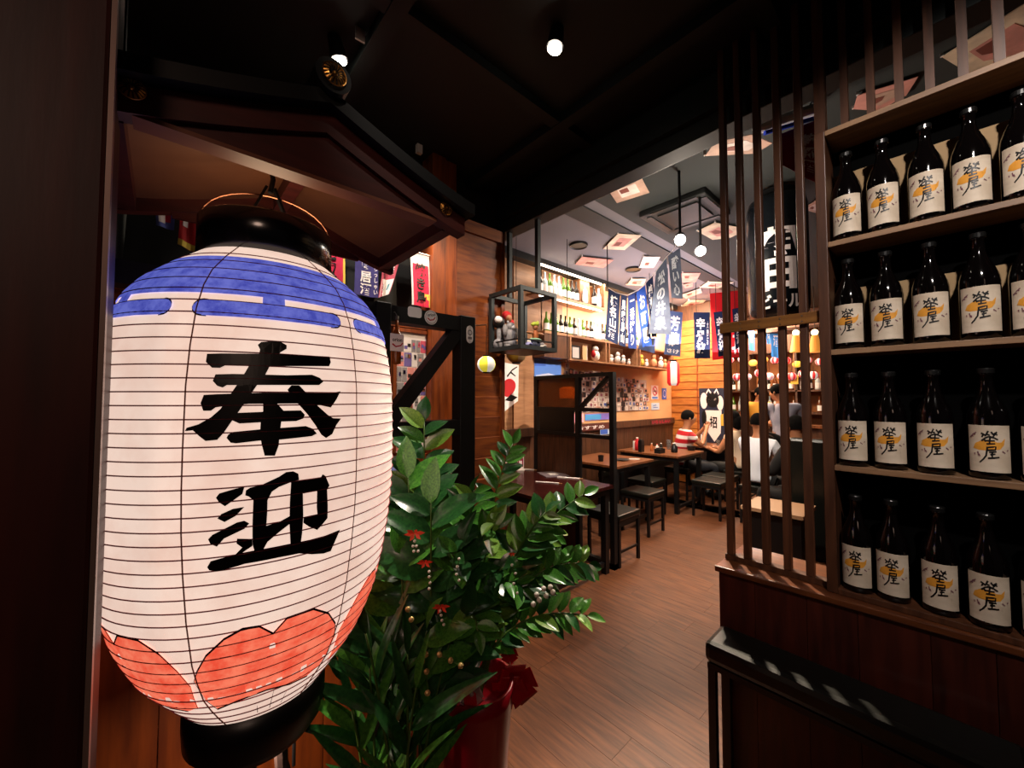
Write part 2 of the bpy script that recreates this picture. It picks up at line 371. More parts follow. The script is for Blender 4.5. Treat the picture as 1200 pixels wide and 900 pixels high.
# far wall of horizontal siding
wf = struct(MB().bx(6.95, 7.05, 2.40, 3.43, 0, 3.18).build('wall_far', M['oldwood']))
z = .02
while z < 2.8:
    MB().box((6.925, 3.095, z+.066), (.014, 0, -.006), (0, .23, 0), (.006, 0, .066)).build('board', M['honey'], wf)
    MB().box((6.925, 2.625, z+.066), (.014, 0, -.006), (0, .22, 0), (.006, 0, .066)).build('board', M['honey'], wf); z += .136
MB().bx(6.90, 6.95, 2.845, 2.865, 0, 2.8).build('corner_strip', M['pinev'], wf)
struct(MB().bx(8.9, 9.0, -4.5, 3.43, 0, 3.18).build('wall_bar', mat('bar_wall_brown', '#5a3522', .7, var=.3)))
struct(MB().bx(6.95, 9.0, 3.33, 3.43, 0, 3.18).build('wall_bar_side', mat('bar_wall_brown', '#5a3522', .7)))
struct(MB().bx(1.86, 9, -4.6, -4.5, 0, 3.18).build('wall_right', mat('dark_wall', '#070707', .8)))
struct(MB().bx(1.70, 1.85, -3.2, -1.35, 0, 2.95).build('wall_front', mat('dark_wall', '#070707', .8)))
struct(MB().bx(-2.6, -2.5, -3.2, 3.4, 0, 2.95).build('wall_entrance', mat('dark_wall', '#070707', .8)))

# near left pillar of dark red wood with a metal corner strip
pr = struct(MB().bx(-.75, -.047, .55, .68, 0, 2.95).build('trim_4', M['redwood'], bevel=.004))
MB().bx(-.047, -.043, .545, .56, .2, 1.98).build('corner_strip', mat('worn_corner_metal', '#a98f86', .35, metal=.6), pr)
# ------------------------------------------------------------- the big paper lantern
LC = Vector((.132, .78, 0))
Pz = [1.035, 1.057, 1.085, 1.11, 1.14, 1.17, 1.23, 1.29, 1.34, 1.39, 1.44, 1.515, 1.565, 1.613, 1.645, 1.67, 1.70, 1.727]
Pr = [.098, .116, .137, .154, .168, .180, .194, .203, .208, .210, .210, .208, .202, .192, .179, .162, .130, .096]
def Rz(z): return float(np.interp(z, Pz, Pr))
ribs = [1.043+i*.0166 for i in range(41)]
lt = thing('paper_lantern', 'big glowing white paper lantern with black brush characters, blue top and red petals', 'lantern', (LC.x, LC.y, 1.035))
def paper_mat(name, c1, c2, st, sc=30):
    m = bpy.data.materials.new(name); m.use_nodes = True; nt = m.node_tree; N = nt.nodes; L = nt.links; b = N['Principled BSDF']
    tc = N.new('ShaderNodeTexCoord'); no = N.new('ShaderNodeTexNoise'); no.inputs['Scale'].default_value = sc; no.inputs['Detail'].default_value = 8
    no.inputs['Roughness'].default_value = .65
    cr = N.new('ShaderNodeValToRGB'); cr.color_ramp.elements[0].position = .36; cr.color_ramp.elements[1].position = .6
    cr.color_ramp.elements[0].color = lin(c2); cr.color_ramp.elements[1].color = lin(c1)
    L.new(tc.outputs['Object'], no.inputs['Vector']); L.new(no.outputs[0], cr.inputs[0])
    L.new(cr.outputs[0], b.inputs['Base Color']); L.new(cr.outputs[0], b.inputs['Emission Color'])
    b.inputs['Emission Strength'].default_value = st; b.inputs['Roughness'].default_value = .7; b.inputs['Specular IOR Level'].default_value = .2
    return m
PAP = paper_mat('lit_washi_paper', '#fbdfce', '#f0cdbb', .86, 12)
BLU = paper_mat('lit_blue_paper', '#6a72d0', '#454cb0', .85, 60)
REDP = paper_mat('lit_red_paper', '#ff8263', '#f0533a', .9, 40)
prof = []
for i in range(len(ribs)-1):
    z0, z1 = ribs[i], ribs[i+1]
    for t, d in ((0, 0), (.25, .0008), (.5, .0011), (.75, .0008)): z = z0+(z1-z0)*t; prof.append((Rz(z)-d, z))
prof.append((Rz(ribs[-1]), ribs[-1]))
prof = [(.099, 1.035)]+prof+[(.097, 1.727)]
MB().lathe(prof, (LC.x, LC.y, 0), 96).build('paper_shell', PAP, lt, smooth=True)
ribm = mat('maroon_rib_wire', '#8a3440', .5)
rb = MB(); n = 72; k = 4
for i in range(n):
    a = 2*math.pi*i/n
    for j in range(k):
        b = 2*math.pi*j/k; rb.v.append(((1+.0052*math.cos(b))*math.cos(a), (1+.0052*math.cos(b))*math.sin(a), .0052*math.sin(b)))
rb.f = [(i*k+j, ((i+1) % n)*k+j, ((i+1) % n)*k+(j+1) % k, i*k+(j+1) % k) for i in range(n) for j in range(k)]; rb.m = [0]*len(rb.f)
r0 = rb.build('rib', ribm); rme = r0.data; bpy.data.objects.remove(r0)
for z in ribs:
    o = bpy.data.objects.new('rib', rme); COL.objects.link(o); o.parent = lt
    s = Rz(z)+.0006; o.scale = (s, s, .17); o.location = (0, 0, z-1.035)
SA = [-2.135, -1.155]; SA += [-1.155+(2*math.pi-.98)/5*i for i in range(1, 5)]
for a in SA:
    MB().tube([(LC.x+(Rz(z)+.0008)*math.cos(a), LC.y+(Rz(z)+.0008)*math.sin(a), z) for z in Pz], .0009, 4).build('string', mat('lantern_string', '#8a4a38', .6), lt)
def on_lantern(eps):
    def fn(a, z): r = Rz(z)+eps; return (LC.x+r*math.cos(a), LC.y+r*math.sin(a), z)
    return fn
INK = [[[-1786,1568],[-1768,1572],[-1707,1574],[-1663,1574],[-1628,1570],[-1629,1565],[-1663,1560],[-1671,1556],[-1714,1544],[-1742,1530],[-1784,1516],[-1815,1504],[-1866,1485],[-1907,1470],[-1939,1458],[-1968,1450],[-2024,1449],[-2056,1455],[-2088,1462],[-2127,1461],[-2119,1465],[-2062,1469],[-2003,1477],[-1958,1487],[-1915,1504],[-1886,1515],[-1843,1533],[-1814,1547],[-1778,1556],[-1773,1562]],[[-2042,1554],[-1977,1555],[-1715,1557],[-1358,1559],[-1352,1551],[-1366,1545],[-1714,1541],[-1948,1540],[-1971,1537],[-2011,1537],[-2044,1544]],[[-1991,1529],[-1905,1530],[-1628,1530],[-1480,1532],[-1431,1528],[-1409,1523],[-1438,1518],[-1662,1517],[-1932,1516],[-1951,1513],[-1978,1515],[-2002,1521]],[[-2042,1504],[-1976,1505],[-1743,1507],[-1520,1507],[-1371,1507],[-1289,1510],[-1321,1498],[-1360,1487],[-1443,1491],[-1574,1493],[-1821,1493],[-1951,1490],[-1981,1489],[-2004,1485],[-2041,1485],[-2056,1494]],[[-1624,1511],[-1602,1517],[-1558,1517],[-1511,1506],[-1443,1489],[-1381,1477],[-1344,1472],[-1286,1471],[-1321,1462],[-1349,1450],[-1391,1445],[-1422,1450],[-1462,1464],[-1510,1479],[-1565,1493],[-1610,1506]],[[-1897,1482],[-1741,1483],[-1709,1485],[-1643,1484],[-1547,1484],[-1524,1478],[-1533,1473],[-1573,1470],[-1740,1470],[-1864,1469],[-1899,1473]],[[-1916,1456],[-1893,1459],[-1771,1461],[-1658,1462],[-1518,1463],[-1476,1459],[-1450,1452],[-1481,1449],[-1657,1447],[-1769,1447],[-1877,1445],[-1903,1446],[-1924,1452]],[[-1750,1493],[-1677,1493],[-1643,1484],[-1654,1470],[-1661,1454],[-1665,1440],[-1684,1427],[-1736,1428],[-1753,1443],[-1762,1455],[-1760,1471],[-1749,1484]],[[-1967,1381],[-1951,1386],[-1879,1390],[-1831,1392],[-1841,1383],[-1872,1378],[-1923,1370],[-1951,1375]],[[-1959,1356],[-1940,1361],[-1885,1366],[-1830,1367],[-1871,1357],[-1924,1351]],[[-2003,1332],[-1982,1337],[-1864,1349],[-1829,1350],[-1804,1346],[-1828,1340],[-1926,1331],[-1961,1322],[-1992,1326]],[[-1827,1381],[-1824,1387],[-1803,1390],[-1747,1392],[-1660,1400],[-1623,1405],[-1584,1405],[-1556,1401],[-1551,1393],[-1599,1391],[-1659,1387],[-1695,1382],[-1716,1372],[-1716,1356],[-1719,1340],[-1646,1343],[-1592,1348],[-1591,1338],[-1652,1329],[-1711,1319],[-1732,1310],[-1776,1310],[-1787,1319],[-1789,1344],[-1787,1374],[-1809,1379]],[[-1866,1323],[-1863,1329],[-1788,1326],[-1787,1317],[-1819,1313],[-1838,1310],[-1869,1310],[-1838,1317]],[[-1595,1392],[-1551,1392],[-1530,1389],[-1520,1343],[-1522,1322],[-1528,1305],[-1586,1308],[-1597,1337],[-1599,1365]],[[-1551,1392],[-1423,1392],[-1409,1396],[-1391,1393],[-1362,1379],[-1377,1374],[-1368,1350],[-1366,1334],[-1407,1325],[-1430,1321],[-1481,1328],[-1518,1335],[-1518,1343],[-1435,1343],[-1441,1353],[-1442,1375],[-1524,1374],[-1541,1378]],[[-2010,1298],[-1992,1305],[-1869,1310],[-1776,1311],[-1602,1311],[-1468,1310],[-1375,1310],[-1266,1312],[-1290,1301],[-1325,1285],[-1376,1285],[-1454,1289],[-1534,1295],[-1647,1296],[-1825,1296],[-1932,1292],[-1967,1292],[-1999,1294]]]
cal = MB()
ink(cal, [[(a/1000, z/1000) for a, z in P] for P in INK], on_lantern(.0012), 0, .05, .012)
cal.build('painted_characters', mat('brush_ink', '#060507', .4, var=.3, scale=40), lt)['label'] = 'black brush-painted greeting characters'
band = MB()
rows = [1.634+.0066*i for i in range(11)]
vs = []; NN = 96
band.lathe([(Rz(z)+.0005, z) for z in rows], (LC.x, LC.y, 0), NN); band.f = band.f[:-2]; band.m = band.m[:-2]
def capsule(a0, a1, z0, z1, R=.2):
    r = (z1-z0)/2; ra = r/R; P = []
    for i in range(9): t = -math.pi/2+math.pi*i/8; P.append((a1-ra+ra*math.cos(t), (z0+z1)/2+r*math.sin(t)))
    for i in range(9): t = math.pi/2+math.pi*i/8; P.append((a0+ra+ra*math.cos(t), (z0+z1)/2+r*math.sin(t)))
    return P
caps, conn = [], []
for i in range(6):
    c = -1.70+i*math.pi/3
    caps.append(capsule(c-.46, c+.46, 1.603, 1.6245)); conn.append([(c-.068, 1.622), (c+.068, 1.622), (c+.068, 1.635), (c-.068, 1.635)])
ink(band, caps+conn, on_lantern(.0009), 0, .06, .006)
band.build('blue_cloud_band', BLU, lt)
ol = MB()
for P in caps: strokes(ol, [(P+[P[0]], .0022, .0022)], on_lantern(.0013))
# red petals
H = [(-2121,1146),(-2085,1162),(-2023,1183),(-1922,1202),(-1826,1211),(-1738,1209),(-1660,1193),(-1585,1209),(-1420,1208),(-1298,1190),(-1214,1166),(-1165,1138),(-1175,1117),(-1200,1094),(-1307,1086),(-1480,1090),(-1673,1100),(-1882,1096),(-2051,1086),(-2090,1110)]
pet = MB(); c0 = -1.645
for i in range(6):
    P = [(c0+i*math.pi/3+(a/1000-c0)*1.06, z/1000) for a, z in H]
    ink(pet, [P], on_lantern(.0006), 0, .07, .012)
    strokes(ol, [(P[14:]+P[:14], .0035, .0035)], on_lantern(.0014))
    for da, zz in ((-.1, .02), (.03, .045), (.16, .025)):
        strokes(ol, [([(c0+i*math.pi/3+da, 1.05), (c0+i*math.pi/3+da*1.05, 1.05+zz)], .008, .003)], on_lantern(.0014))
pet.build('red_petal_band', REDP, lt)
ol.build('painted_outline', mat('outline_ink', '#2a1130', .5), lt)['kind'] = 'stuff'
GB = mat('glossy_black_lacquer', '#07080a', .2, spec=.6, coat=.4)
MB().lathe([(.097, 1.722), (.099, 1.722), (.099, 1.788), (.094, 1.792), (.090, 1.788), (.090, 1.74)], (LC.x, LC.y, 0), 64).build('top_cap', GB, lt, smooth=True)
MB().lathe([(0, .945), (.06, .947), (.086, .955), (.098, .972), (.100, 1.0), (.100, 1.038), (.092, 1.038), (.092, 1.0)], (LC.x, LC.y, 0), 64).build('bottom_cap', mat('matt_black_lacquer', '#060607', .35), lt, smooth=True)
MB().lathe([(0, .918), (.012, .918), (.018, .925), (.018, .95)], (LC.x-.045, LC.y-.06, 0), 16).build('bottom_knob', M['black'], lt)
u = Vector((math.cos(R_(-10)), math.sin(R_(-10)), 0))
w = []
for i in range(17):
    t = math.pi*i/16; w.append(LC+u*(.099*math.cos(t))+Vector((0, 0, 1.775+.078*math.sin(t)**.8)))
MB().tube(w, .0014, 6).build('wire_bail', mat('copper_wire', '#8a5a44', .35, metal=1), lt)
MB().beam(LC+Vector((-.05, 0, 1.76)), LC+Vector((-.006, 0, 1.868)), .012, .004).beam(LC+Vector((.05, 0, 1.76)), LC+Vector((.006, 0, 1.868)), .012, .004).tube([LC+Vector((0, 0, 1.86)), LC+Vector((.004, 0, 1.885)), LC+Vector((0, 0, 1.905))], .004, 8).build('hanging_hook', M['black'], lt)
MB().ell((LC.x-.02, LC.y-.03, 1.80), .008).build('lamp_screw', M['metal'], lt)
MB().tube([(LC.x+.03, LC.y-.01, .95), (LC.x+.034, LC.y-.01, .88), (LC.x+.05, LC.y-.01, .80)], [.012, .010, .013], 8).build('tassel', mat('dark_tassel', '#2a1a18', .8), lt)
MB().tube([(LC.x-.012, LC.y-.05, .95), (LC.x-.012, LC.y-.05, .85)], .0035, 6).build('cord', M['black'], lt)
MB().tube([(LC.x+.06, LC.y+.02, .955), (LC.x+.06, LC.y+.02, .84)], .003, 6).build('cord', M['black'], lt)

# ------------------------------------------------------------- small gabled roof over the lantern
rf = thing('gabled_roof', 'small curved dark-red gabled roof with gold rosettes hanging over the big lantern', 'roof', (.18, .8, 1.84))
XC, HW = .18, .262
def ztop(s): return 1.862+.088*(1-abs(s))**1.25      # s in -1..1
ss = [-1+i/12 for i in range(25)]
for y0, dy in ((.632, .026), (.955, .02)):
    up = [(XC+HW*s, y0, ztop(s)) for s in ss]; lo = [(XC+HW*s, y0, ztop(s)-.036) for s in reversed(ss)]
    g = MB()
    for i in range(24):
        s0, s1 = ss[i], ss[i+1]
        g.prism([(XC+HW*s0, y0, ztop(s0)-.036), (XC+HW*s1, y0, ztop(s1)-.036), (XC+HW*s1, y0, ztop(s1)), (XC+HW*s0, y0, ztop(s0))], (0, dy, 0))
    g.build('bargeboard', M['roofwood'], rf)
    g = MB()
    for i in range(4, 20):
        s0, s1 = ss[i], ss[i+1]
        g.prism([(XC+HW*s0, y0+.008, 1.842), (XC+HW*s1, y0+.008, 1.842), (XC+HW*s1, y0+.008, ztop(s1)-.03), (XC+HW*s0, y0+.008, ztop(s0)-.03)], (0, dy-.01, 0))
    g.build('gable_board', M['roofwood'], rf)
MB().bx(XC-.215, XC+.2, .636, .668, 1.836, 1.842).build('tie_beam_edge', mat('pale_brown_edge', '#7a4630', .5), rf)
g = MB()
for i in range(24):
    s0, s1 = ss[i]*1.04, ss[i+1]*1.04
    g.prism([(XC+HW*s0, .612, ztop(ss[i])), (XC+HW*s1, .612, ztop(ss[i+1])), (XC+HW*s1, .612, ztop(ss[i+1])+.022), (XC+HW*s0, .612, ztop(ss[i])+.022)], (0, .38, 0))
g.build('roof_shell', mat('black_roof', '#08090a', .45), rf)
g = MB()
for i in range(24):
    s0, s1 = ss[i], ss[i+1]
    g.prism([(XC+HW*s0, .658, ztop(s0)-.012), (XC+HW*s1, .658, ztop(s1)-.012), (XC+HW*s1, .658, ztop(s1)-.001), (XC+HW*s0, .658, ztop(s0)-.001)], (0, .297, 0))
g.build('soffit', mat('brown_soffit_board', '#6b4026', .6, col2='#55301c', scale=5), rf)
MB().bx(XC-.012, XC+.012, .655, .958, 1.905, 1.935).build('ridge_beam', M['roofwood'], rf)
for sx in (-1, 1): MB().bx(XC+sx*.235-.012, XC+sx*.235+.012, .655, .958, 1.832, 1.86).build('eave_beam', M['roofwood'], rf)
MB().tube([(XC, .60, 1.985), (XC, .98, 1.985)], .026, 20).build('ridge_pole', mat('black_roof', '#08090a', .45), rf)
MB().tube([(.11, .985, 1.76), (.11, .985, 1.85)], .009, 6).tube([(.28, .985, 1.76), (.28, .985, 1.85)], .009, 6).build('bracket', M['black'], rf)
def rosette(c, r):
    g = MB()
    for i in range(16):
        a = 2*math.pi*i/16; d = Vector((math.cos(a), 0, math.sin(a))); q = Vector((-d.z, 0, d.x))
        c_ = Vector(c); g.add([c_+d*r*.3+Vector((0, -.002, 0)), c_+d*r*.62+q*r*.07+Vector((0, -.0035, 0)), c_+d*r+q*r*.13, c_+d*r*1.06, c_+d*r-q*r*.13, c_+d*r*.62-q*r*.07+Vector((0, -.0035, 0))], [(0, 1, 2, 3, 4, 5)])
    g.ell(c, (r*.28, .004, r*.28), 12); g.tube([Vector(c)+Vector((r*1.08*math.cos(t), 0, r*1.08*math.sin(t))) for t in np.linspace(0, 2*math.pi, 25)], r*.06, 5)
    g.build('rosette', M['gold'], rf)
rosette((XC, .596, 1.985), .0155); rosette((XC+.216, .629, 1.865), .012); rosette((XC-.216, .629, 1.865), .012)
# ------------------------------------------------------------- plinth, slatted screen, bottle rack, bench
pth = thing('plinth', 'long red-brown veneered plinth carrying the slatted screen and bottle rack', 'plinth', (1.7, -.3, 0))
FR = [(1.60, .60), (1.655, -.12), (1.735, -1.34)]
def front(y): return float(np.interp(-y, [-.6, .12, 1.34], [1.60, 1.655, 1.735]))
MB().prism([(1.612, .595, 0), (1.90, .595, 0), (1.90, -1.34, 0), (1.75, -1.34, 0), (1.668, -.12, 0)][::-1], (0, 0, .838)).build('core', M['plinth'], pth)
y = .594; k = 0
while y > -1.2:
    w = (.118, .150, .128, .155)[k % 4]; y1 = y-w; k += 1
    MB().prism([(front(y)+.001, y-.0007, 0), (front(y1)+.001, y1+.0007, 0), (front(y1)+.0118, y1+.0007, 0), (front(y)+.0118, y-.0007, 0)], (0, 0, .836)).build('panel', M['plinth'], pth); y = y1
MB().prism([(1.590, .606, .838), (1.905, .606, .838), (1.905, -1.34, .838), (1.725, -1.34, .838), (1.645, -.12, .838)][::-1], (0, 0, .022)).build('top_board', mat('plinth_top_veneer', '#6a3a1e', .3, col2='#4a2513', scale=5, stretch=(8, .8, 8), coat=.3), pth, bevel=.004)

scr = thing('slatted_screen', 'open brown wooden screen of upright slats on the left end of the plinth', 'screen', (1.7, .44, .86))
MB().bx(1.685, 1.722, .28, .60, .861, .881).build('bottom_rail', M['slat'], scr)
for yy in (.583, .524, .460, .393, .327):
    MB().bx(1.688, 1.718, yy-.0115, yy+.0115, .881, 2.948).build('slat', M['slat'], scr, bevel=.002)
rl = MB().bx(1.672, 1.688, .278, .60, 1.762, 1.802).build('cross_rail', mat('golden_brown_wood', '#7d5225', .35, col2='#5f3b1b', scale=6, stretch=(8, .8, 8)), scr, bevel=.002)
for yy in (.524, .460, .393, .327):
    for zz in (1.772, 1.791):
        MB().tube([(1.672, yy, zz), (1.6705, yy, zz)], .0028, 8).build('screw', M['metal'], rl)

rk = thing('bottle_rack', 'tall open wooden rack of four shelves filled with dark bottles', 'shelf', (1.72, -.3, .86))
LV = [.861, 1.262, 1.644, 2.008, 2.392]
for yy in (.262, -1.25):
    MB().bx(1.655, 1.80, yy-.0145, yy+.0145, .861, 2.41).build('upright', M['slat'], rk, bevel=.002)
MB().bx(1.675, 1.715, .247, .277, 2.41, 2.948).build('upright_extension', M['slat'], rk)
for i, z in enumerate(LV):
    MB().bx(1.655, 1.80, -1.235, .247, z, z+.018).build('shelf_board', M['rackwood'] if i else M['slat'], rk, bevel=.0015)
MB().bx(1.802, 1.812, -1.26, .277, .861, 2.41).build('back_panel', mat('rack_back_black', '#030303', .95, spec=.05), rk)
MB().bx(1.790, 1.801, -1.23, .245, 2.027, 2.30).build('tan_back_board', mat('tan_card', '#8f7450', .7), rk)
MB().bx(1.790, 1.801, -1.23, .245, 1.663, 1.885).build('tan_back_board', mat('tan_card', '#8f7450', .7), rk)
for i in range(16):
    yy = .198-.0655*i
    MB().bx(1.688, 1.712, yy-.010, yy+.010, 2.4105, 2.948).build('top_slat', M['slat'], rk)

GL = mat('dark_brown_glass', '#060404', .07, spec=.7)
LABM = mat('cream_paper_label', '#cfc0ad', .6, col2='#b8a793', scale=14, stretch=(1, 1, 2))
YEL = mat('mustard_brush_paint', '#d79432', .6, col2='#c98a2e', scale=60)
MAU = mat('mauve_ink', '#6e4550', .6)
def sake_bottle(name, label, loc, group, copy_of=None):
    t = thing(name, label, 'bottle', loc, group); X, Y, Z = loc
    pf = [(.030, 0), (.0385, .004), (.0390, .02), (.0390, .160), (.0375, .176), (.032, .196), (.0235, .218), (.0175, .236), (.0145, .252), (.0135, .282), (.0155, .284), (.0155, .291)]
    MB().lathe(pf, loc, 32).build('glass_body', GL, t, smooth=True)
    MB().lathe([(.0165, .289), (.0170, .300), (.0150, .303)], loc, 20).build('cap', mat('black_bottle_cap', '#101010', .3), t)
    A = 1.12
    lab = MB(); lab.lathe([(.0394, .020), (.0394, .146)], loc, 48, arc=(math.pi-A, math.pi+A)); lo = lab.build('paper_label', LABM, t, smooth=True)
    def lf(eps): return lambda u, v: (X+(.0394+eps)*math.cos(math.pi-A+2*A*(1-u)+0*v) if False else X+(.0394+eps)*math.cos(math.pi+A-2*A*(1-u)), Y+(.0394+eps)*math.sin(math.pi+A-2*A*(1-u)), Z+.020+.126*v)
    g = MB(); f0 = lf(.0005); f1 = lf(.0010)
    flip = lambda f: (lambda u, v: f(1-u, v))
    def U(P): return [((x-245)/305, (860-y)/340) for x, y in P]
    F0, F1 = flip(lambda u, v: f0(1-u, v)), flip(lambda u, v: f1(1-u, v))
    return t, F0, F1, U
def label_art(t, F0, F1, U):
    g = MB(); ink(g, [U([(290,690),(305,655),(345,632),(400,622),(440,642),(470,640),(497,612),(488,660),(462,690),(400,703),(330,702)])], F0, 0, .05, .12); g.build('painted_cloud', YEL, t)
    g = MB(); s = .038
    L = [[(348,577),(372,590)],[(362,590),(352,606)],[(392,560),(372,600)],[(376,582),(400,590)],[(408,566),(424,590)],[(442,565),(418,602)],[(424,574),(446,588)],[(350,634),(372,612),(396,600)],[(396,600),(424,608),(448,622)],[(401,606),(396,655)],[(372,632),(428,630)],[(378,655),(430,651)],[(366,620),(374,640)],
         [(376,682),(432,672),(430,696)],[(380,700),(432,694)],[(382,684),(374,740),(354,770),(333,792)],[(392,714),(436,708)],[(398,733),(428,726)],[(411,712),(408,756)],[(384,758),(452,748)]]
    strokes(g, [(U(P), s, s*.8) for P in L], F1, 0, .04); g.build('brush_writing', M['ink'], t)
    g = MB(); L = [[(265,612),(292,594)],[(276,598),(296,606)],[(288,592),(318,572)],[(300,584),(312,590)],[(472,704),(494,718)],[(322,714),(328,744)],[(330,730),(338,748)],[(300,725),(302,740)],[(508,700),(520,696)]]
    strokes(g, [(U(P), .03, .018) for P in L], F1, 0, .04); g.build('small_marks', MAU, t)['kind'] = 'stuff'
t0, F0, F1, U0 = sake_bottle('sake_bottle', 'x', (1.700, .200, LV[3]+.0185), 'sake bottles on the rack')
label_art(t0, F0, F1, U0)
ROW = ['lowest', 'second lowest', 'second highest', 'top']
YS = [[.203, .120, .022, -.068, -.158], [.203, .115, .020, -.080, -.170], [.203, .113, .018, -.076, -.165], [.201, .112, .018, -.070, -.160]]
ORD = ['leftmost', 'second from the left', 'third from the left', 'fourth from the left', 'rightmost visible']
first = True
for r in range(4):
    for j, yy in enumerate(YS[r]):
        lab = 'dark bottle with cream label, %s on the %s rack shelf' % (ORD[j], ROW[r])
        pos = Vector((1.700+rr.uniform(-.004, .004), yy, LV[r]+.0185))
        if r == 3 and j == 0: t0['label'] = lab; continue
        copy_tree(t0, pos-Vector(t0.location), lab)
bn = thing('bench', 'black leather padded bench with black steel legs in front of the plinth', 'bench', (1.5, -.3, 0))
MB().bx(1.425, 1.59, -.12, .585, .585, .655).build('seat_pad', M['leather'], bn, bevel=.02)
MB().bx(1.425, 1.62, -1.2, -.125, .585, .655).build('seat_pad', M['leather'], bn, bevel=.02)
MB().bx(1.432, 1.585, -1.19, .575, .565, .584).build('frame', M['black'], bn)
for xx, yy in ((1.444, .562), (1.575, .562), (1.444, -1.17), (1.575, -1.17)):
    MB().bx(xx-.012, xx+.012, yy-.012, yy+.012, 0, .566).build('leg', M['black'], bn)
# ------------------------------------------------------------- black frame partition behind the lantern
pf_ = thing('frame_partition', 'black timber frame partition with diagonal brace, stickers and wood-panelled base behind the lantern', 'partition', (.3, 1.045, 0))
Y0, Y1 = 1.02, 1.07
for a, b in ((.700, .758), (.425, .468), (-.16, -.085)):
    MB().bx(a, b, Y0, Y1, 0, 1.765).build('post', M['blackwood'], pf_, bevel=.002)
MB().bx(-.085, .70, Y0+.002, Y1, 1.715, 1.760).build('top_rail', M['blackwood'], pf_)
MB().bx(-.085, .70, Y0+.002, Y1, 1.385, 1.432).build('middle_rail', M['blackwood'], pf_)
MB().bx(-.085, .70, Y0+.002, Y1, 1.118, 1.16).build('lower_rail', M['blackwood'], pf_)
MB().beam((.465, 1.045, 1.425), (.705, 1.045, 1.725), .04, .04, side=(0, 1, 0)).build('brace', M['blackwood'], pf_)
x = -.085; k = 0
while x < .68:
    w = .10 if k else .095
    MB().bx(x+.001, min(x+w, .699)-.001, 1.028, 1.052, .02, 1.117).build('plank', M['pinev'], pf_); x += w; k += 1
def sticker(pts_fn, w, h, c, rnd, label, name, mtl, art=None):
    cx, cz = c; P = []
    n = 32 if rnd else 6
    if rnd: P = [(cx+w/2*math.cos(2*math.pi*i/n), cz+h/2*math.sin(2*math.pi*i/n)) for i in range(n)]
    else:
        for qx, qz, a0 in ((1, 1, 0), (-1, 1, 90), (-1, -1, 180), (1, -1, 270)):
            for i in range(5): a = R_(a0+22.5*i); P.append((cx+qx*(w/2-h*.25)+h*.25*math.cos(a), cz+qz*(h/2-h*.25)+h*.25*math.sin(a)))
    t = thing(name, label, 'sticker', (cx, Y0, cz))
    MB().prism([(x, Y0-.0012, z) for x, z in P], (0, .0012 if pts_fn else .0012, 0)).build('backing', mtl, t)
    if art: art(t, cx, cz)
    return t
WS = mat('off_white_sticker', '#ece4de', .5)
yb = Y0-.0014
def art1(t, cx, cz):
    g = MB(); n = 24
    g.add([(cx+r*math.cos(2*math.pi*i/n), yb, cz+r*math.sin(2*math.pi*i/n)) for r in (.0175, .0190) for i in range(n)], [(i, (i+1) % n, n+(i+1) % n, n+i) for i in range(n)]); g.build('printed_ring', mat('grey_print', '#7a6e6a', .6), t)
    g = MB(); write(g, 'orion', lambda u, v: (cx-.013+.026*u, yb-.0003, cz+.001+.009*v+.004*u), (0, 1, 0, 1), bold=.02); g.build('printed_name', M['ink'], t)
    g = MB(); strokes(g, [([(cx-.012, cz-.003), (cx-.004, cz-.009), (cx+.008, cz-.006), (cx+.014, cz+.002)], .004, .003)], lambda a, b: (a, yb-.0003, b)); g.build('printed_swoosh', M['red'], t)
p = WY(505, 372, Y0); sticker(1, .043, .043, (p.x, p.z), True, 'round white sticker with a printed name on the black top rail', 'round_sticker', WS, art1)
p = WY(486, 366, Y0); sticker(1, .044, .030, (p.x, p.z), False, 'blank white rounded sticker left of the round one on the top rail', 'blank_sticker', WS)
def art2(t, cx, cz):
    g = MB(); n = 24; g.add([(cx+r*math.cos(2*math.pi*i/n), yb, cz+.006+r*math.sin(2*math.pi*i/n)) for r in (.006, .009) for i in range(n)], [(i, (i+1) % n, n+(i+1) % n, n+i) for i in range(n)]); g.build('printed_ring', mat('grey_print', '#7a6e6a', .6), t)
    g = MB(); g.add([(cx-.008, yb, cz-.016), (cx+.008, yb, cz-.016), (cx+.008, yb, cz-.008), (cx-.008, yb, cz-.008)], [(0, 1, 2, 3)]); g.build('printed_bar', mat('grey_print', '#7a6e6a', .6), t)
p = WY(551, 392, Y0); tt = sticker(1, .026, .058, (p.x-.002, p.z), False, 'upright white card taped to the top of the right frame post', 'taped_card', WS, art2)
# small hanging bottle with a white label
p = WY(465, 400, 1.0)
hb = thing('hanging_bottle', 'small amber bottle with white label hanging at the left of the black frame', 'bottle', (p.x, p.y, p.z))
MB().lathe([(.002, -.064), (.0115, -.062), (.0120, 0), (.0115, .018), (.005, .036), (.004, .062)], p, 16).build('glass_body', mat('amber_glass', '#6b3312', .15), hb, smooth=True)
MB().lathe([(.005, .060), (.005, .070)], p, 12).build('cap', M['metal'], hb)
MB().tube([p+Vector((0, 0, .07)), Vector((p.x, 1.015, 1.74)), Vector((p.x, 1.022, 1.74))], .0012, 5).build('cord', M['metal'], hb)
q = p+Vector((-.006, -.0125, -.004))
MB().bx(q.x-.019, q.x+.019, q.y-.003, q.y, q.z-.025, q.z+.022).build('label_card', WS, hb)
g = MB(); write(g, 'orion', lambda u, v: (q.x-.014+.028*u, q.y-.0034, q.z+.001+.010*v), (0, 1, 0, 1), bold=.02); g.build('printed_name', M['ink'], hb)
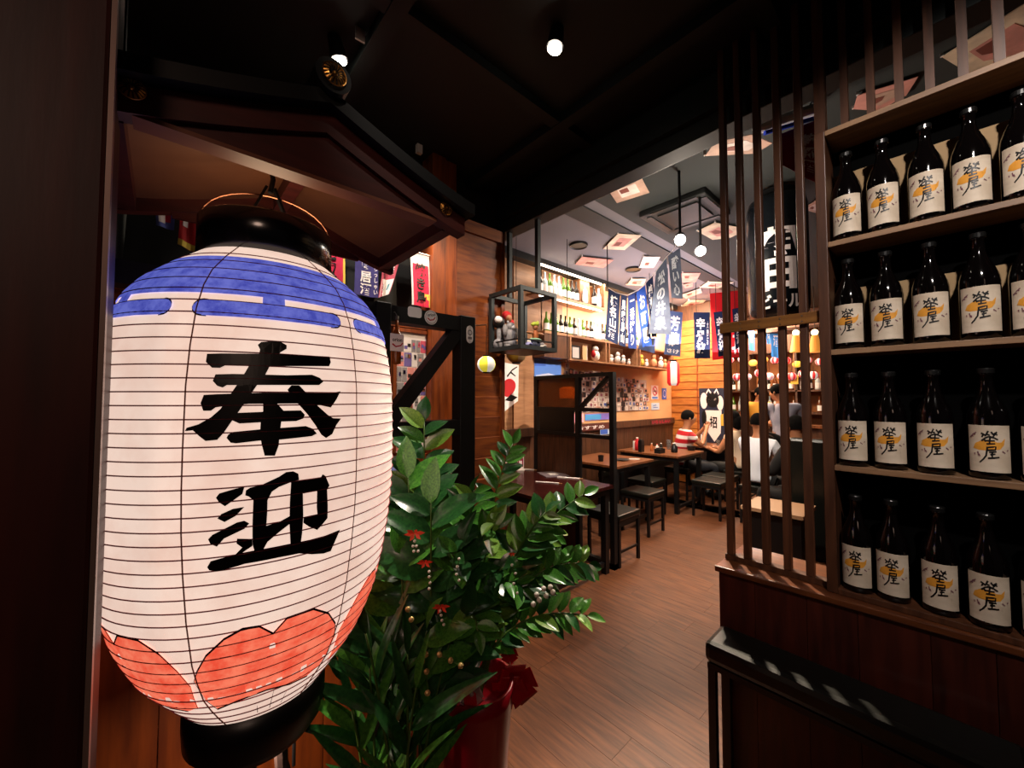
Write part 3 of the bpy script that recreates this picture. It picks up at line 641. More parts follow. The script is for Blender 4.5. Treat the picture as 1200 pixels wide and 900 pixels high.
g = MB(); strokes(g, [([(q.x-.014, q.z-.006), (q.x-.004, q.z-.013), (q.x+.01, q.z-.009), (q.x+.016, q.z-.001)], .0045, .003)], lambda a, b: (a, q.y-.0034, b)); g.build('printed_swoosh', M['red'], hb)

# ------------------------------------------------------------- cloth flags
def quad_fn(q, wave=0, n=None, eps=0, ph=0):
    tl, tr, br, bl = [Vector(v) for v in q]; nn = ((tr-tl).cross(tl-bl)).normalized()
    if nn.dot(CAM-tl) < 0: nn = -nn
    def fn(u, v):   # v up
        a = tl.lerp(tr, u); b = bl.lerp(br, u); return b.lerp(a, v)+nn*(eps+wave*(1-v)*math.sin(u*7+v*3+ph))
    return fn, nn
def flag(name, label, q, base, arts=(), group=None, wave=.006, cat='flag', ph=0, stuff=()):
    """q: corners tl,tr,br,bl in space; arts: (kind, material, data)"""
    t = thing(name, label, cat, q[0], group); fn, nn = quad_fn(q, wave, ph=ph)
    g = MB(); g.grid(fn, 8, 12); k = len(g.v); vs = [Vector(v)-nn*.0025 for v in g.v]; g.add(vs, [f[::-1] for f in g.f[:]])
    g.build('cloth', base, t, smooth=True)
    f2, _ = quad_fn(q, wave, ph=ph, eps=.0025); f3, _ = quad_fn(q, wave, ph=ph, eps=.0045)
    for kind, mm, data in arts:
        g = MB()
        if kind == 'patch':
            for (u0, u1, v0, v1) in data: g.grid(lambda a, b: f2(u0+(u1-u0)*a, v0+(v1-v0)*b), 4, 8)
            g.build('printed_patch', mm, t)
        elif kind == 'poly':
            ink(g, data, f2, 0, .12, .12); g.build('printed_shape', mm, t)
        elif kind == 'poly2':
            ink(g, data, f3, 0, .12, .12); g.build('printed_shape', mm, t)
        elif kind == 'stroke':
            strokes(g, data, f3); g.build('printed_strokes', mm, t)
        elif kind == 'text':
            body, box, bold = data[:3]; write(g, body, f3, box, bold=bold, line=1.06, align='CENTER'); g.build('printed_writing', mm, t)
    return t
M['purple'] = mat('purple_cloth', '#3c3474', .8, var=.2, scale=20)
M['pink'] = mat('pink_red_cloth', '#d4214b', .8, var=.2, scale=20)
M['wcloth'] = mat('white_print', '#e6dcdc', .8)
M['yellow'] = mat('yellow_print', '#e3c34f', .8)
YF = 2.0
def FQ(pts, Y): return [WY(a, b, Y) for a, b in pts]
ln = thing('flag_string', 'thin white cord the pennants left of the wooden pillar hang from', 'cord', WY(508, 302, YF-.04))
MB().tube([WY(100, 196, YF), WY(445, 284, YF), WY(508, 301, YF)], .004, 6).build('cord', M['wcloth'], ln)
flag('pennant', 'pink pennant with black writing and yellow edge close right of the lantern cap', FQ([(366, 264), (404, 275), (404, 333), (366, 322)], YF), M['pink'], [('patch', M['yellow'], [(.93, 1, 0, 1)]), ('text', M['ink'], ('大\n阪', (.25, .75, .05, .95), .03))])
flag('pennant', 'purple pennant with tall white writing hanging left of the pillar', FQ([(417, 284), (443, 289), (443, 349), (415, 345)], YF), M['purple'], [('patch', M['pink'], [(.05, .22, .72, .95)]), ('text', M['wcloth'], ('和\n食\n居\n酒', (.2, .72, .02, .97), .03)), ('text', M['wcloth'], ('い\nら\nっ\nし\nゃ\nい', (.80, .95, .05, .7), .02))])
flag('pennant', 'twisted pink and white pennant curling between two straight ones', FQ([(451, 289), (472, 295), (455, 345), (443, 349)], YF), mat('rose_cloth', '#b0475a', .8), [('patch', M['wcloth'], [(.05, .95, 0, .35)]), ('patch', mat('teal_print', '#4d8c9a', .8), [(.2, .8, .12, .25)]), ('text', M['ink'], ('大\n漁\n丼', (.12, .45, .36, .97), .03)), ('text', M['wcloth'], ('海\n鮮', (.55, .9, .45, .97), .03))], wave=.02)
flag('pennant', 'red and white pennant with yellow corner against the wooden pillar', FQ([(481, 295), (503, 301), (504, 361), (483, 357)], YF), M['wcloth'], [('patch', M['pink'], [(.08, .92, .0, .8)]), ('patch', M['yellow'], [(.70, 1, 0, .25)]), ('text', M['ink'], ('焼\nき\n鳥', (.2, .78, .05, .82), .03))])
flag('pennant', 'small red pennant with yellow hem peeking out left of the lantern cap', FQ([(214, 228), (232, 236), (228, 296), (208, 286)], YF), M['red'], [('patch', M['yellow'], [(0, 1, 0, .12)]), ('patch', M['wcloth'], [(.2, .5, .4, .6)])])
flag('pennant', 'blue printed pennant tip showing under the small roof at left', FQ([(181, 214), (206, 223), (204, 270), (183, 264)], YF), mat('blue_pennant', '#5f6cc0', .8), [('patch', M['wcloth'], [(.15, .5, .1, .5)]), ('patch', M['pink'], [(.5, .8, .15, .4)])])
p = WY(140, 270, 1.6)
flag('grey_cloth', 'pale grey cloth hanging beside the left pillar under the small roof', FQ([(133, 225), (150, 232), (142, 330), (121, 330)], 1.6), mat('grey_cloth', '#5d6460', .8), wave=.02, cat='cloth')
a = WY(140, 228, 1.6); MB().tube([a, (a.x, a.y, 2.95)], .004, 5).build('cord', M['black'], COL.objects['grey_cloth'])
# framed collage on the low wall
pc = thing('poster_collage', 'wood-framed collage of bright menu posters behind the black frame', 'poster', WY(485, 460, 2.03))
a, b = WY(464, 388, 2.03), WY(505, 500, 2.03)
X0, X1, Z1, Z0 = a.x, 1.145, a.z, 1.20
MB().bx(X0, X1, 2.026, 2.034, Z0, Z1).build('backing', M['wcloth'], pc)
MB().bx(X0-.02, X0, 2.015, 2.034, Z0, Z1+.02).build('frame_side', M['pinev'], pc); MB().bx(X0, X1, 2.015, 2.034, Z1, Z1+.02).build('frame_top', M['pinev'], pc)
cols = [mat('collage_%s' % n, c, .6) for n, c in (('rose', '#c9536b'), ('grey', '#8a8488'), ('violet', '#6a5a9a'), ('brown', '#7a4a34'), ('black', '#221c20'), ('salmon', '#d98a84'))]
rc = random.Random(5); z = Z0+.01
while z < Z1-.05:
    xx = X0+.006; h = rc.uniform(.07, .11)
    while xx < X1-.03:
        w = rc.uniform(.028, .05); g = MB(); g.bx(xx, min(xx+w, X1)-.003, 2.0245, 2.026, z, z+h-.006); o = g.build('clipping', rc.choice([M['wcloth'], M['wcloth'], cols[0], cols[1], cols[2], cols[5]]), pc)
        for q in range(2):
            ux = xx+rc.uniform(.003, w*.5); uz = z+rc.uniform(.01, h*.6); g = MB(); g.bx(ux, min(ux+w*.4, X1), 2.0235, 2.0245, uz, uz+h*.25); g.build('print', rc.choice(cols), o)
        xx += w
    z += h
# blue drum-like thing with a yellow band low behind the frame
p = WY(470, 552, 1.75)
bb = thing('blue_striped_bag', 'small blue bag with a yellow stripe just right of the lantern', 'bag', (p.x, p.y, 0))
g = MB(); g.ell((p.x-.03, p.y, p.z-.10), (.08, .05, .13), 16); g.build('body', mat('royal_blue', '#20357e', .6), bb, smooth=True)
MB().tube([(p.x-.03+.083*math.cos(t), p.y-.02+.052*math.sin(t)-.01, p.z-.05) for t in np.linspace(math.pi, 2*math.pi, 12)], .010, 6).build('stripe', M['yellow'], bb)
MB().lathe([(.10, 0), (.10, p.z-.2)], (p.x-.03, p.y, 0), 20).build('stand', M['black'], bb)

# ------------------------------------------------------------- spot fixtures on the dark ceiling
def spot(px, py, z, label, aim=(0, 0, -1), lit=True, name='ceiling_spotlight', top=2.95, r=.034, es=40):
    p = WZ(px, py, z); t = thing(name, label, 'light', p); d = Vector(aim).normalized()
    MB().tube([p-d*.005, p-d*.09], [r*1.15, r*.8], 20).build('housing', M['black'], t)
    MB().tube([p-d*.06, Vector((p.x, p.y, top))], .008, 8).build('stem', M['black'], t)
    MB().tube([p-d*.003, p+d*.004], r*.9, 20).build('lamp', mat('lit_lamp_face', '#fff6e8', .4, emit='#fff1dc', es=es) if lit else M['metal'], t)
    return p
d1 = (CAM-WZ(398, 72, 2.88))
spot(398, 72, 2.87, 'lit black ceiling spotlight above the apex of the small roof', (.3, .1, -1), r=.03)
spot(650, 57, 2.87, 'lit black ceiling spotlight alone in the middle of the dark ceiling', (-.1, .1, -1), r=.03)
p = WZ(491, 180, 2.90)
t = thing('ceiling_sensor', 'tiny white sensor on the dark ceiling above the right roof end', 'sensor', p); MB().bx(p.x-.016, p.x+.016, p.y-.012, p.y+.012, p.z, 2.95).build('box', M['white'], t)
p = WZ(422, 48, 2.9)
t = thing('ceiling_marker', 'thin white dash-like fitting on the dark ceiling above the left spotlight', 'fitting', p); MB().bx(p.x-.018, p.x+.018, p.y-.004, p.y+.004, p.z, 2.95).build('plate', M['white'], t)

# ------------------------------------------------------------- hanging display cage with figurines
cg = thing('display_cage', 'dark grey steel display cage hanging from the beam with figurines inside', 'display case', (1.79, 1.91, 1.81))
x0, x1, y0, y1, z0, z1, w = 1.62, 1.955, 1.72, 2.03, 1.806, 2.20, .026
for xx in (x0, x1-w):
    for yy in (y0, y1-w): MB().bx(xx, xx+w, yy, yy+w, z0, z1).build('corner_post', M['cagegrey'], cg)
for zz in (z0, z1-w):
    for yy in (y0, y1-w): MB().bx(x0+w, x1-w, yy, yy+w, zz, zz+w).build('rail', M['cagegrey'], cg)
    for xx in (x0, x1-w): MB().bx(xx, xx+w, y0+w, y1-w, zz, zz+w).build('rail', M['cagegrey'], cg)
MB().bx(x0+w, x1-w, y0+w, y1-w, z0, z0+.012).build('bottom_plate', M['black'], cg)
for zz in (z0+.058,):
    MB().bx(x0+.004, x0+.012, y0+w, y1-w, zz, zz+.008).bx(x0+w, x1-w, y0+.004, y0+.012, zz, zz+.008).build('guard_wire', M['black'], cg)
for (xx, yy) in ((1.79, y0+.004), (1.79, y1-.03)):
    MB().bx(xx-.014, xx+.014, yy, yy+.028, z1, 2.66).build('hanger', M['cagegrey'], cg)
zf = z0+.012
def figurine(label, x, y, parts, h):
    t = thing('figurine', label, 'figurine', (x, y, zf))
    for nm, mm, ells in parts:
        g = MB()
        for (dx, dy, dz, rx, ry, rz) in ells: g.ell((x+dx*h, y+dy*h, zf+dz*h), (rx*h, ry*h, rz*h), 14)
        g.build(nm, mm, t, smooth=True)
    return t
GS = mat('grey_resin', '#8e8b90', .7, var=.35, scale=60, bump=.5)
figurine('shaggy grey creature figurine with raised arms in the left half of the cage', 1.695, 1.90, [('body', GS, [(0,0,.45,.22,.2,.28), (0,-.02,.2,.26,.22,.16)]), ('head', GS, [(0,-.02,.76,.17,.15,.15), (-.10,0,.90,.05,.04,.06)]), ('leg', GS, [(-.16,-.05,.10,.12,.14,.10)]), ('leg', GS, [(.16,-.05,.10,.12,.14,.10)]), ('arm', GS, [(-.24,-.02,.62,.09,.09,.2)]), ('arm', GS, [(.24,-.02,.58,.09,.09,.18)]), ('muzzle', M['wcloth'], [(0,-.15,.72,.07,.06,.07)])], .20)
figurine('round white and black mask ornament above the grey figurine shoulder', 1.66, 1.975, [('base', GS, [(0,0,.2,.2,.2,.2), (0,0,.55,.08,.08,.4)]), ('head', mat('black_resin', '#18171a', .5), [(0,0,.95,.22,.2,.22)]), ('face', M['wcloth'], [(-.10,-.10,1.0,.14,.12,.13)])], .20)
figurine('figurine in a bright red hood behind the grey creature', 1.75, 1.99, [('body', mat('black_resin', '#18171a', .5), [(0,0,.4,.2,.2,.4)]), ('head', M['skin'], [(0,-.02,.95,.12,.12,.13)]), ('hood', M['red'], [(0,.03,1.0,.17,.13,.18), (.10,-.02,.85,.12,.1,.1)])], .24)
figurine('figurine with spiky yellow-green hair and outstretched arms in the right half of the cage', 1.83, 1.80, [('body', mat('orange_brown_resin', '#a35a30', .6), [(0,0,.48,.10,.10,.2)]), ('legs', mat('dark_blue_resin', '#252b45', .6), [(-.1,0,.16,.14,.16,.14), (.1,0,.16,.14,.16,.14)]), ('head', M['skin'], [(0,0,.76,.09,.09,.10)]), ('hair', mat('lime_resin', '#a9b93e', .5), [(0,.01,.86,.14,.12,.09), (-.12,0,.84,.09,.05,.05), (.11,0,.90,.06,.05,.09)]), ('arm', M['skin'], [(-.24,0,.56,.18,.05,.05)]), ('arm', M['skin'], [(.24,0,.56,.18,.05,.05)]), ('base', mat('pale_green_resin', '#86b59a', .5), [(-.02,0,.34,.24,.2,.06)])], .20)
figurine('small cream blob ornament at the front left of the cage floor', 1.665, 1.77, [('body', M['white'], [(0,0,.3,.5,.4,.3)]), ('head', M['yellow'], [(.1,0,.6,.25,.25,.2)])], .05)
figurine('small pale lilac ornament at the front corner of the cage floor', 1.735, 1.765, [('body', mat('lilac_resin', '#8f8fc4', .5), [(0,0,.4,.45,.4,.4)]), ('head', M['white'], [(0,0,.8,.25,.25,.2)])], .055)
figurine('small white ornament at the front right of the cage floor', 1.87, 1.765, [('body', M['white'], [(0,0,.35,.5,.35,.3)]), ('head', GS, [(-.2,0,.6,.25,.25,.25)])], .06)
figurine('dark rock ornament behind the small white ornament in the cage', 1.90, 1.85, [('body', mat('black_resin', '#18171a', .5), [(0,0,.4,.5,.5,.4)]), ('head', GS, [(.15,0,.8,.3,.3,.2)])], .07)

# small round yellow-striped lanterns
def round_lantern(label, c, r, colors, top, sq=.92, name='round_paper_lantern', es=1.0, group=None, seg=12, cordtop=None):
    t = thing(name, label, 'lantern', c, group); c = Vector(c); n = 24; g = MB(); K = 10
    prof = [(r*math.sin(math.pi*(.13+.74*i/K)), -r*sq*math.cos(math.pi*(.13+.74*i/K))) for i in range(K+1)]
    g.lathe(prof, c, n); nf = len(g.f)
    for i, f in enumerate(g.f[:-2]): g.m[i] = ((i % n)*seg//n) % len(colors)
    g.build('shade', colors, t, smooth=True)
    MB().tube([c+Vector((0, 0, r*sq*.90)), c+Vector((0, 0, r*sq*1.08))], r*.42, 14).build('top_ring', M['black'], t)
    MB().tube([c-Vector((0, 0, r*sq*.90)), c-Vector((0, 0, r*sq*1.05))], r*.42, 14).build('bottom_ring', M['black'], t)
    MB().tube([c+Vector((0, 0, r*sq)), Vector((c.x, c.y, top))], .0025, 5).build('cord', M['black'], t)
    return t
LW = mat('lit_white_paper', '#e8e4dc', .7, emit='#f2ece0', es=.45); LY = mat('lit_yellow_paper', '#efe03a', .7, emit='#f5e645', es=.5)
LR = mat('lit_red_paper_small', '#d8262a', .7, emit='#e0282a', es=.45); LP = mat('lit_pink_paper', '#e79aa0', .7, emit='#f0a0a6', es=.55); LO = mat('lit_orange_paper', '#efb54a', .7, emit='#f5bd55', es=.8)
p = WY(570, 427, 1.80); round_lantern('small white paper lantern with yellow stripes hanging left under the cage', p, .054, [LW, LY], 1.93, group=None, seg=6)
MB_ = thing('lantern_hook', 'bent metal hook arm holding the striped lantern beside the cage', 'hook', (p.x, 2.03, 1.93))
MB().tube([(p.x, 2.06, 1.86), (p.x, 2.05, 1.93), (p.x, 1.95, 1.95), (p.x, p.y, 1.935)], .005, 6).build('arm', M['metal'], MB_)
p = WY(605, 415, 2.4); round_lantern('dim cream paper lantern half hidden behind the cage bottom', p, .085, [mat('dim_cream_paper', '#b59a72', .7), mat('dim_yellow_paper', '#b89432', .7)], 3.18, seg=6)
# ------------------------------------------------------------- shelves on the back wall
us = thing('upper_wall_shelf', 'upper pale wooden wall shelf of bottles just below the ceiling', 'shelf', (4.0, 3.2, 2.72))
MB().bx(3.2, 4.50, 3.10, 3.33, 2.715, 2.745).build('board', M['shelfwood'], us)
MB().bx(4.50, 4.53, 3.10, 3.33, 2.715, 3.08).build('end_panel', M['shelfwood'], us)
MB().bx(4.05, 4.25, 3.16, 3.33, 2.745, 3.08).build('back_box', M['shelfwood'], us)
MB().bx(3.2, 4.48, 3.12, 3.14, 3.065, 3.085).build('light_strip', mat('led_strip', '#fff0dd', .5, emit='#ffe9cf', es=5), us)
MB().bx(3.25, 4.48, 3.12, 3.14, 2.695, 2.713).build('light_strip', mat('led_strip', '#fff0dd', .5, emit='#ffe9cf', es=5), us)
lo = thing('cubby_shelf', 'long pale wooden wall unit with open cubbies under a row of bottles', 'shelf', (5.1, 3.2, 1.98))
MB().bx(3.3, 6.50, 3.09, 3.33, 2.265, 2.295).build('top_board', M['shelfwood'], lo)
MB().bx(3.75, 6.50, 3.09, 3.33, 1.975, 1.995).build('bottom_board', M['shelfwood'], lo)
MB().bx(3.3, 3.75, 3.10, 3.33, 1.985, 2.265).build('side_block', M['oldwood'], lo)
for xx in (3.76, 4.52, 4.60, 5.33, 5.42, 6.48): MB().bx(xx, xx+.022, 3.092, 3.33, 1.995, 2.265).build('divider', M['shelfwood'], lo)
MB().bx(3.4, 6.45, 3.305, 3.325, 2.30, 2.32).build('light_strip', mat('led_strip', '#fff0dd', .5, emit='#ffe9cf', es=5), lo)
BOTC = [('green', mat('green_glass', '#5f8a2a', .1, trans=.4)), ('clear', mat('pale_glass', '#d8e2e4', .1, trans=.3)), ('dark', mat('dark_glass', '#1d1712', .1)), ('blue', mat('blue_glass', '#3659b8', .12, trans=.3)), ('white', mat('white_ceramic', '#ddd6d2', .3)), ('amber', mat('brown_glass', '#5a2c12', .1))]
def sbottle(label, x, y, z, r, h, glass, labm, group):
    t = thing('glass_bottle', label, 'bottle', (x, y, z), group)
    MB().lathe([(r*.9, 0), (r, .01), (r, h*.52), (r*.8, h*.62), (r*.36, h*.74), (r*.32, h*.96), (r*.36, h*.97), (r*.36, h)], (x, y, z), 14).build('body', glass, t, smooth=True)
    MB().lathe([(r*1.02, h*.10), (r*1.02, h*.42)], (x, y, z), 14, arc=(math.pi*.75, math.pi*1.9)).build('label_band', labm, t, smooth=True)
    return t
LBW = mat('bottle_label_white', '#e8dfdc', .6)
ORDW = 'first second third fourth fifth sixth seventh eighth ninth tenth eleventh twelfth thirteenth fourteenth fifteenth sixteenth seventeenth eighteenth nineteenth twentieth'.split()
def ordw(i): return ORDW[i] if i < 20 else 'twenty-'+ORDW[i-20]
protos = {}
def bottles(row, z, y, xs, kinds, h, group):
    for i, (xx, kd) in enumerate(zip(xs, kinds)):
        nm, gl = BOTC[kd]; lab = '%s glass bottle, %s from the left in the %s wall shelf row' % (nm, ordw(i if h != .25 else i+9), row); hh = h
        key = (nm, row)
        if key not in protos: protos[key] = sbottle(lab, xx, y, z, .036, hh, gl, LBW, group)
        else: copy_tree(protos[key], Vector((xx, y, z))-Vector(protos[key].location), lab, group)
rb_ = random.Random(11)
bottles('upper', 2.746, 3.17, [3.30+.085*i for i in range(9)], [2, 1, 0, 1, 1, 0, 0, 2, 2], .27, 'bottles on the upper wall shelf')
bottles('upper', 2.746, 3.12, [4.10, 4.30, 4.40], [1, 2, 4], .25, 'bottles on the upper wall shelf')
bottles('lower', 2.296, 3.16, [3.40+.088*i for i in range(27)], [rb_.choice([1, 1, 2, 2, 5, 4, 2, 0]) for _ in range(27)], .24, 'bottles on top of the cubby unit')
def deco(name, label, cat, x, y, z, parts, group=None):
    t = thing(name, label, cat, (x, y, z), group)
    for nm, mm, bxs in parts:
        g = MB()
        for e in bxs:
            if e[0] == 'b': g.bx(x+e[1], x+e[2], y+e[3], y+e[4], z+e[5], z+e[6])
            elif e[0] == 'e': g.ell((x+e[1], y+e[2], z+e[3]), e[4], 12)
            elif e[0] == 'c': g.lathe(e[2], (x+e[1][0], y+e[1][1], z), 14)
        g.build(nm, mm, t, smooth=any(e[0] == 'e' for e in bxs))
    return t
zc = 1.9955
WC = M['white']; DK = mat('black_resin', '#18171a', .5)
deco('framed_picture', 'small picture in black frame in the first cubby', 'picture', 3.92, 3.13, zc, [('frame', DK, [('b', -.09, .09, 0, .015, 0, .02), ('b', -.09, .09, 0, .015, .16, .18), ('b', -.09, -.07, 0, .015, .02, .16), ('b', .07, .09, 0, .015, .02, .16)]), ('print', M['wcloth'], [('b', -.07, .07, .004, .014, .02, .16)])])
deco('folding_fan', 'leaning cream fan in the first cubby beside the framed picture', 'fan', 4.13, 3.14, zc, [('blade', mat('cream_fan', '#e3b98a', .6), [('b', -.06, .03, 0, .012, 0, .20)]), ('edge', WC, [('b', .03, .04, 0, .012, 0, .20)])])
deco('beckoning_cat', 'white and pink round cat ornament in the first cubby', 'ornament', 4.36, 3.15, zc, [('body', WC, [('e', 0, 0, .08, (.08, .05, .08))]), ('head', WC, [('e', 0, 0, .17, (.05, .04, .045))]), ('bib', M['red'], [('e', -.07, -.02, .10, (.03, .03, .05))])])
for i, (xx, s, nm) in enumerate(((4.74, .8, 'leftmost small'), (4.90, 1.1, 'larger'), (5.05, .9, 'third'), (5.20, .6, 'tiny'))):
    deco('cat_ornament', '%s white ornament in the middle cubby' % nm, 'ornament', xx, 3.15, zc, [('body', WC, [('e', 0, 0, .055*s, (.055*s, .04*s, .055*s))]), ('head', WC, [('e', 0, 0, .125*s, (.035*s, .03*s, .035*s))]), ('patch', DK, [('e', .02*s, -.03*s, .06*s, (.02*s, .02*s, .025*s))])], 'ornaments in the middle cubby')
for i, (xx, s, mm, nm) in enumerate(((5.56, 1.0, M['yellow'], 'yellow'), (5.72, .7, WC, 'small white'), (5.95, 1.2, mat('tan_resin', '#c58a62', .5), 'tan'), (6.18, 1.1, WC, 'tall white'), (6.33, .9, mat('tan_resin', '#c58a62', .5), 'short tan'))):
    deco('figure_ornament', '%s standing ornament in the right cubby' % nm, 'ornament', xx, 3.15, zc, [('body', mm, [('e', 0, 0, .065*s, (.05*s, .04*s, .065*s))]), ('head', mm, [('e', 0, 0, .15*s, (.038*s, .03*s, .038*s))]), ('base', DK, [('c', (0, 0), [(.045*s, 0), (.045*s, .012)])])])

# ------------------------------------------------------------- prints on the back wall
col = thing('photo_collage', 'large collage of small photos pinned on the cream wall below the shelves', 'poster', (4.9, 3.32, 1.55))
MB().bx(3.88, 6.02, 3.322, 3.3299, 1.30, 1.80).build('backing', mat('collage_back', '#b79c92', .7), col)
ccol = [mat('snap_%d' % i, c, .5) for i, c in enumerate(('#3a2a28', '#8a4038', '#d8c8c0', '#c08878', '#54465a', '#e8e0dc', '#1c1a20', '#a05a70', '#4b5ba8'))]
rc = random.Random(9); snaps = []
z = 1.31
while z < 1.93:
    xx = 3.9+rc.uniform(0, .08); lim = 6.0 if z < 1.72 else (5.75 if z < 1.8 else 4.9)
    while xx < lim: snaps.append((xx, z, rc.uniform(.07, .12), rc.uniform(.05, .085))); xx += rc.uniform(.08, .13)
    z += rc.uniform(.062, .078)
cl = [MB() for _ in ccol]; first_s = {}
for i, (xx, z, w, h) in enumerate(snaps[:150]):
    k = rc.randrange(len(ccol)); g = MB(); c = Vector((xx+w/2, 3.3195, z+h/2)); a = rc.uniform(-.15, .15)
    u = Vector((math.cos(a), 0, math.sin(a)))*w/2; v = Vector((-math.sin(a), 0, math.cos(a)))*h/2
    g.box(c, u, v, (0, .001, 0), 0); g.box(c+Vector((0, -.0012, 0))+u*rc.uniform(-.2, .2), u*.5, v*.55, (0, .0006, 0), 1); g.build('snapshot', [ccol[2 if rc.random() < .6 else 5] if k % 3 else ccol[k], ccol[(k+3) % 9]], col)
def wall_print(name, label, x0, x1, z0, z1, base, arts=(), y=3.322, cat='sign'):
    t = thing(name, label, cat, ((x0+x1)/2, y, z0)); MB().bx(x0, x1, y, y+.006, z0, z1).build('sheet', base, t)
    fn = lambda a, b: (x0+(x1-x0)*a, y-.0012, z0+(z1-z0)*b)
    fn2 = lambda a, b: (x0+(x1-x0)*a, y-.0024, z0+(z1-z0)*b)
    for kind, mm, data in arts:
        g = MB()
        if kind == 'poly': ink(g, data, fn)
        elif kind == 'stroke': strokes(g, data, fn2)
        elif kind == 'text': write(g, data[0], fn2, data[1], bold=.02, align='CENTER')
        g.build('print', mm, t)
    return t
circ = lambda cx, cy, r, ry=None, n=20: [(cx+r*math.cos(2*math.pi*i/n), cy+(ry or r)*math.sin(2*math.pi*i/n)) for i in range(n)]
def ring(cx, cy, r, ry=None): return circ(cx, cy, r, ry)+[circ(cx, cy, r, ry)[0]]
BLP = mat('blue_print', '#3f62c0', .6); SKY = mat('sky_blue_print', '#5b86d8', .6)
wall_print('no_smoking_sign', 'white no-smoking sign with red circle on the cream wall', 6.18, 6.42, 1.48, 1.72, M['wcloth'], [('stroke', M['pink'], [(ring(.5, .6, .3, .3), .09, .09), ([(.29, .8), (.71, .4)], .09, .09)]), ('stroke', M['ink'], [([(.3, .6), (.7, .6)], .07, .07)]), ('poly', SKY, [[(.1, .04), (.9, .04), (.9, .2), (.1, .2)]])])
wall_print('notice_sheet', 'pale blue notice below the no-smoking sign', 6.18, 6.45, 1.30, 1.42, mat('pale_blue_sheet', '#b9c8dc', .6), [('stroke', BLP, [([(.2, .6), (.6, .7)], .1, .1), ([(.2, .35), (.8, .35)], .08, .08)])])
t = wall_print('round_badge', 'blue oval badge right of the no-smoking sign', 6.56, 6.72, 1.48, 1.68, BLP, [('stroke', M['wcloth'], [(ring(.5, .5, .3, .3), .05, .05)])])
wall_print('sea_poster', 'blue sky poster at the left end of the cubby unit', 3.33, 3.82, 1.70, 2.02, SKY, [('poly', mat('cloud_print', '#c9cfe6', .6), [[(.05, .25), (.5, .35), (.95, .25), (.95, .12), (.4, .18), (.05, .1)]]), ('poly', BLP, [[(0, .6), (.4, .62), (.4, 1), (0, 1)]]), ('poly', mat('deep_sea_print', '#2f4fa8', .6), [[(0, 0), (1, 0), (1, .1), (0, .08)]])], cat='poster', y=3.292)
wall_print('blue_violet_strip', 'narrow violet and blue printed strip above the dado rail', 4.35, 5.10, 1.19, 1.28, mat('violet_print', '#8a78d8', .6), [('poly', mat('cyan_print', '#4fa0e0', .6), [[(0, .1), (.5, .1), (.5, .9), (0, .9)]])])
wall_print('pink_strip', 'narrow pink printed strip left of the violet strip', 3.95, 4.32, 1.17, 1.29, LP)  # print glows by itself: it shares the small lanterns' emissive paper
wall_print('red_lettered_board', 'brown strip with worn white writing on the dado rail behind the divider', 4.0, 4.9, 1.055, 1.14, mat('maroon_board', '#5a2a22', .6), [('text', M['wcloth'], ('おすすめ', (.1, .8, .2, .8)))], y=3.262)
wall_print('red_lettered_strip', 'dark red strip with white writing on the dado rail near the seated man', 6.05, 6.75, 1.055, 1.14, mat('maroon_board', '#5a2a22', .6), [('text', M['pink'], ('いらっしゃい', (.05, .95, .15, .85)))], y=3.262)
wall_print('small_blue_card', 'small pale blue card on the dado left of table bottles', 4.62, 4.92, .98, 1.06, mat('pale_blue_sheet', '#b9c8dc', .6), [('poly', BLP, [[(0, .1), (.6, .1), (.6, .9), (0, .9)]])], y=3.262)

# koi pennant on the boards left of the divider
KQ = FQ([(587, 424), (608, 428), (607, 470), (590, 483)], 3.296)
flag('painted_scroll', 'white pointed scroll with red sun and black swirl beside the hanging cage', KQ, M['wcloth'], [('poly', M['red'], [circ(.4, .45, .42, .2)]), ('poly2', M['ink'], [[(.1, .22), (.5, .28), (.95, .12), (.6, .1)]]), ('stroke', M['ink'], [([(.3, .7), (.6, .85), (.9, .95)], .05, .03), ([(.5, .8), (.8, .7)], .05, .03)])], wave=.002, cat='scroll')

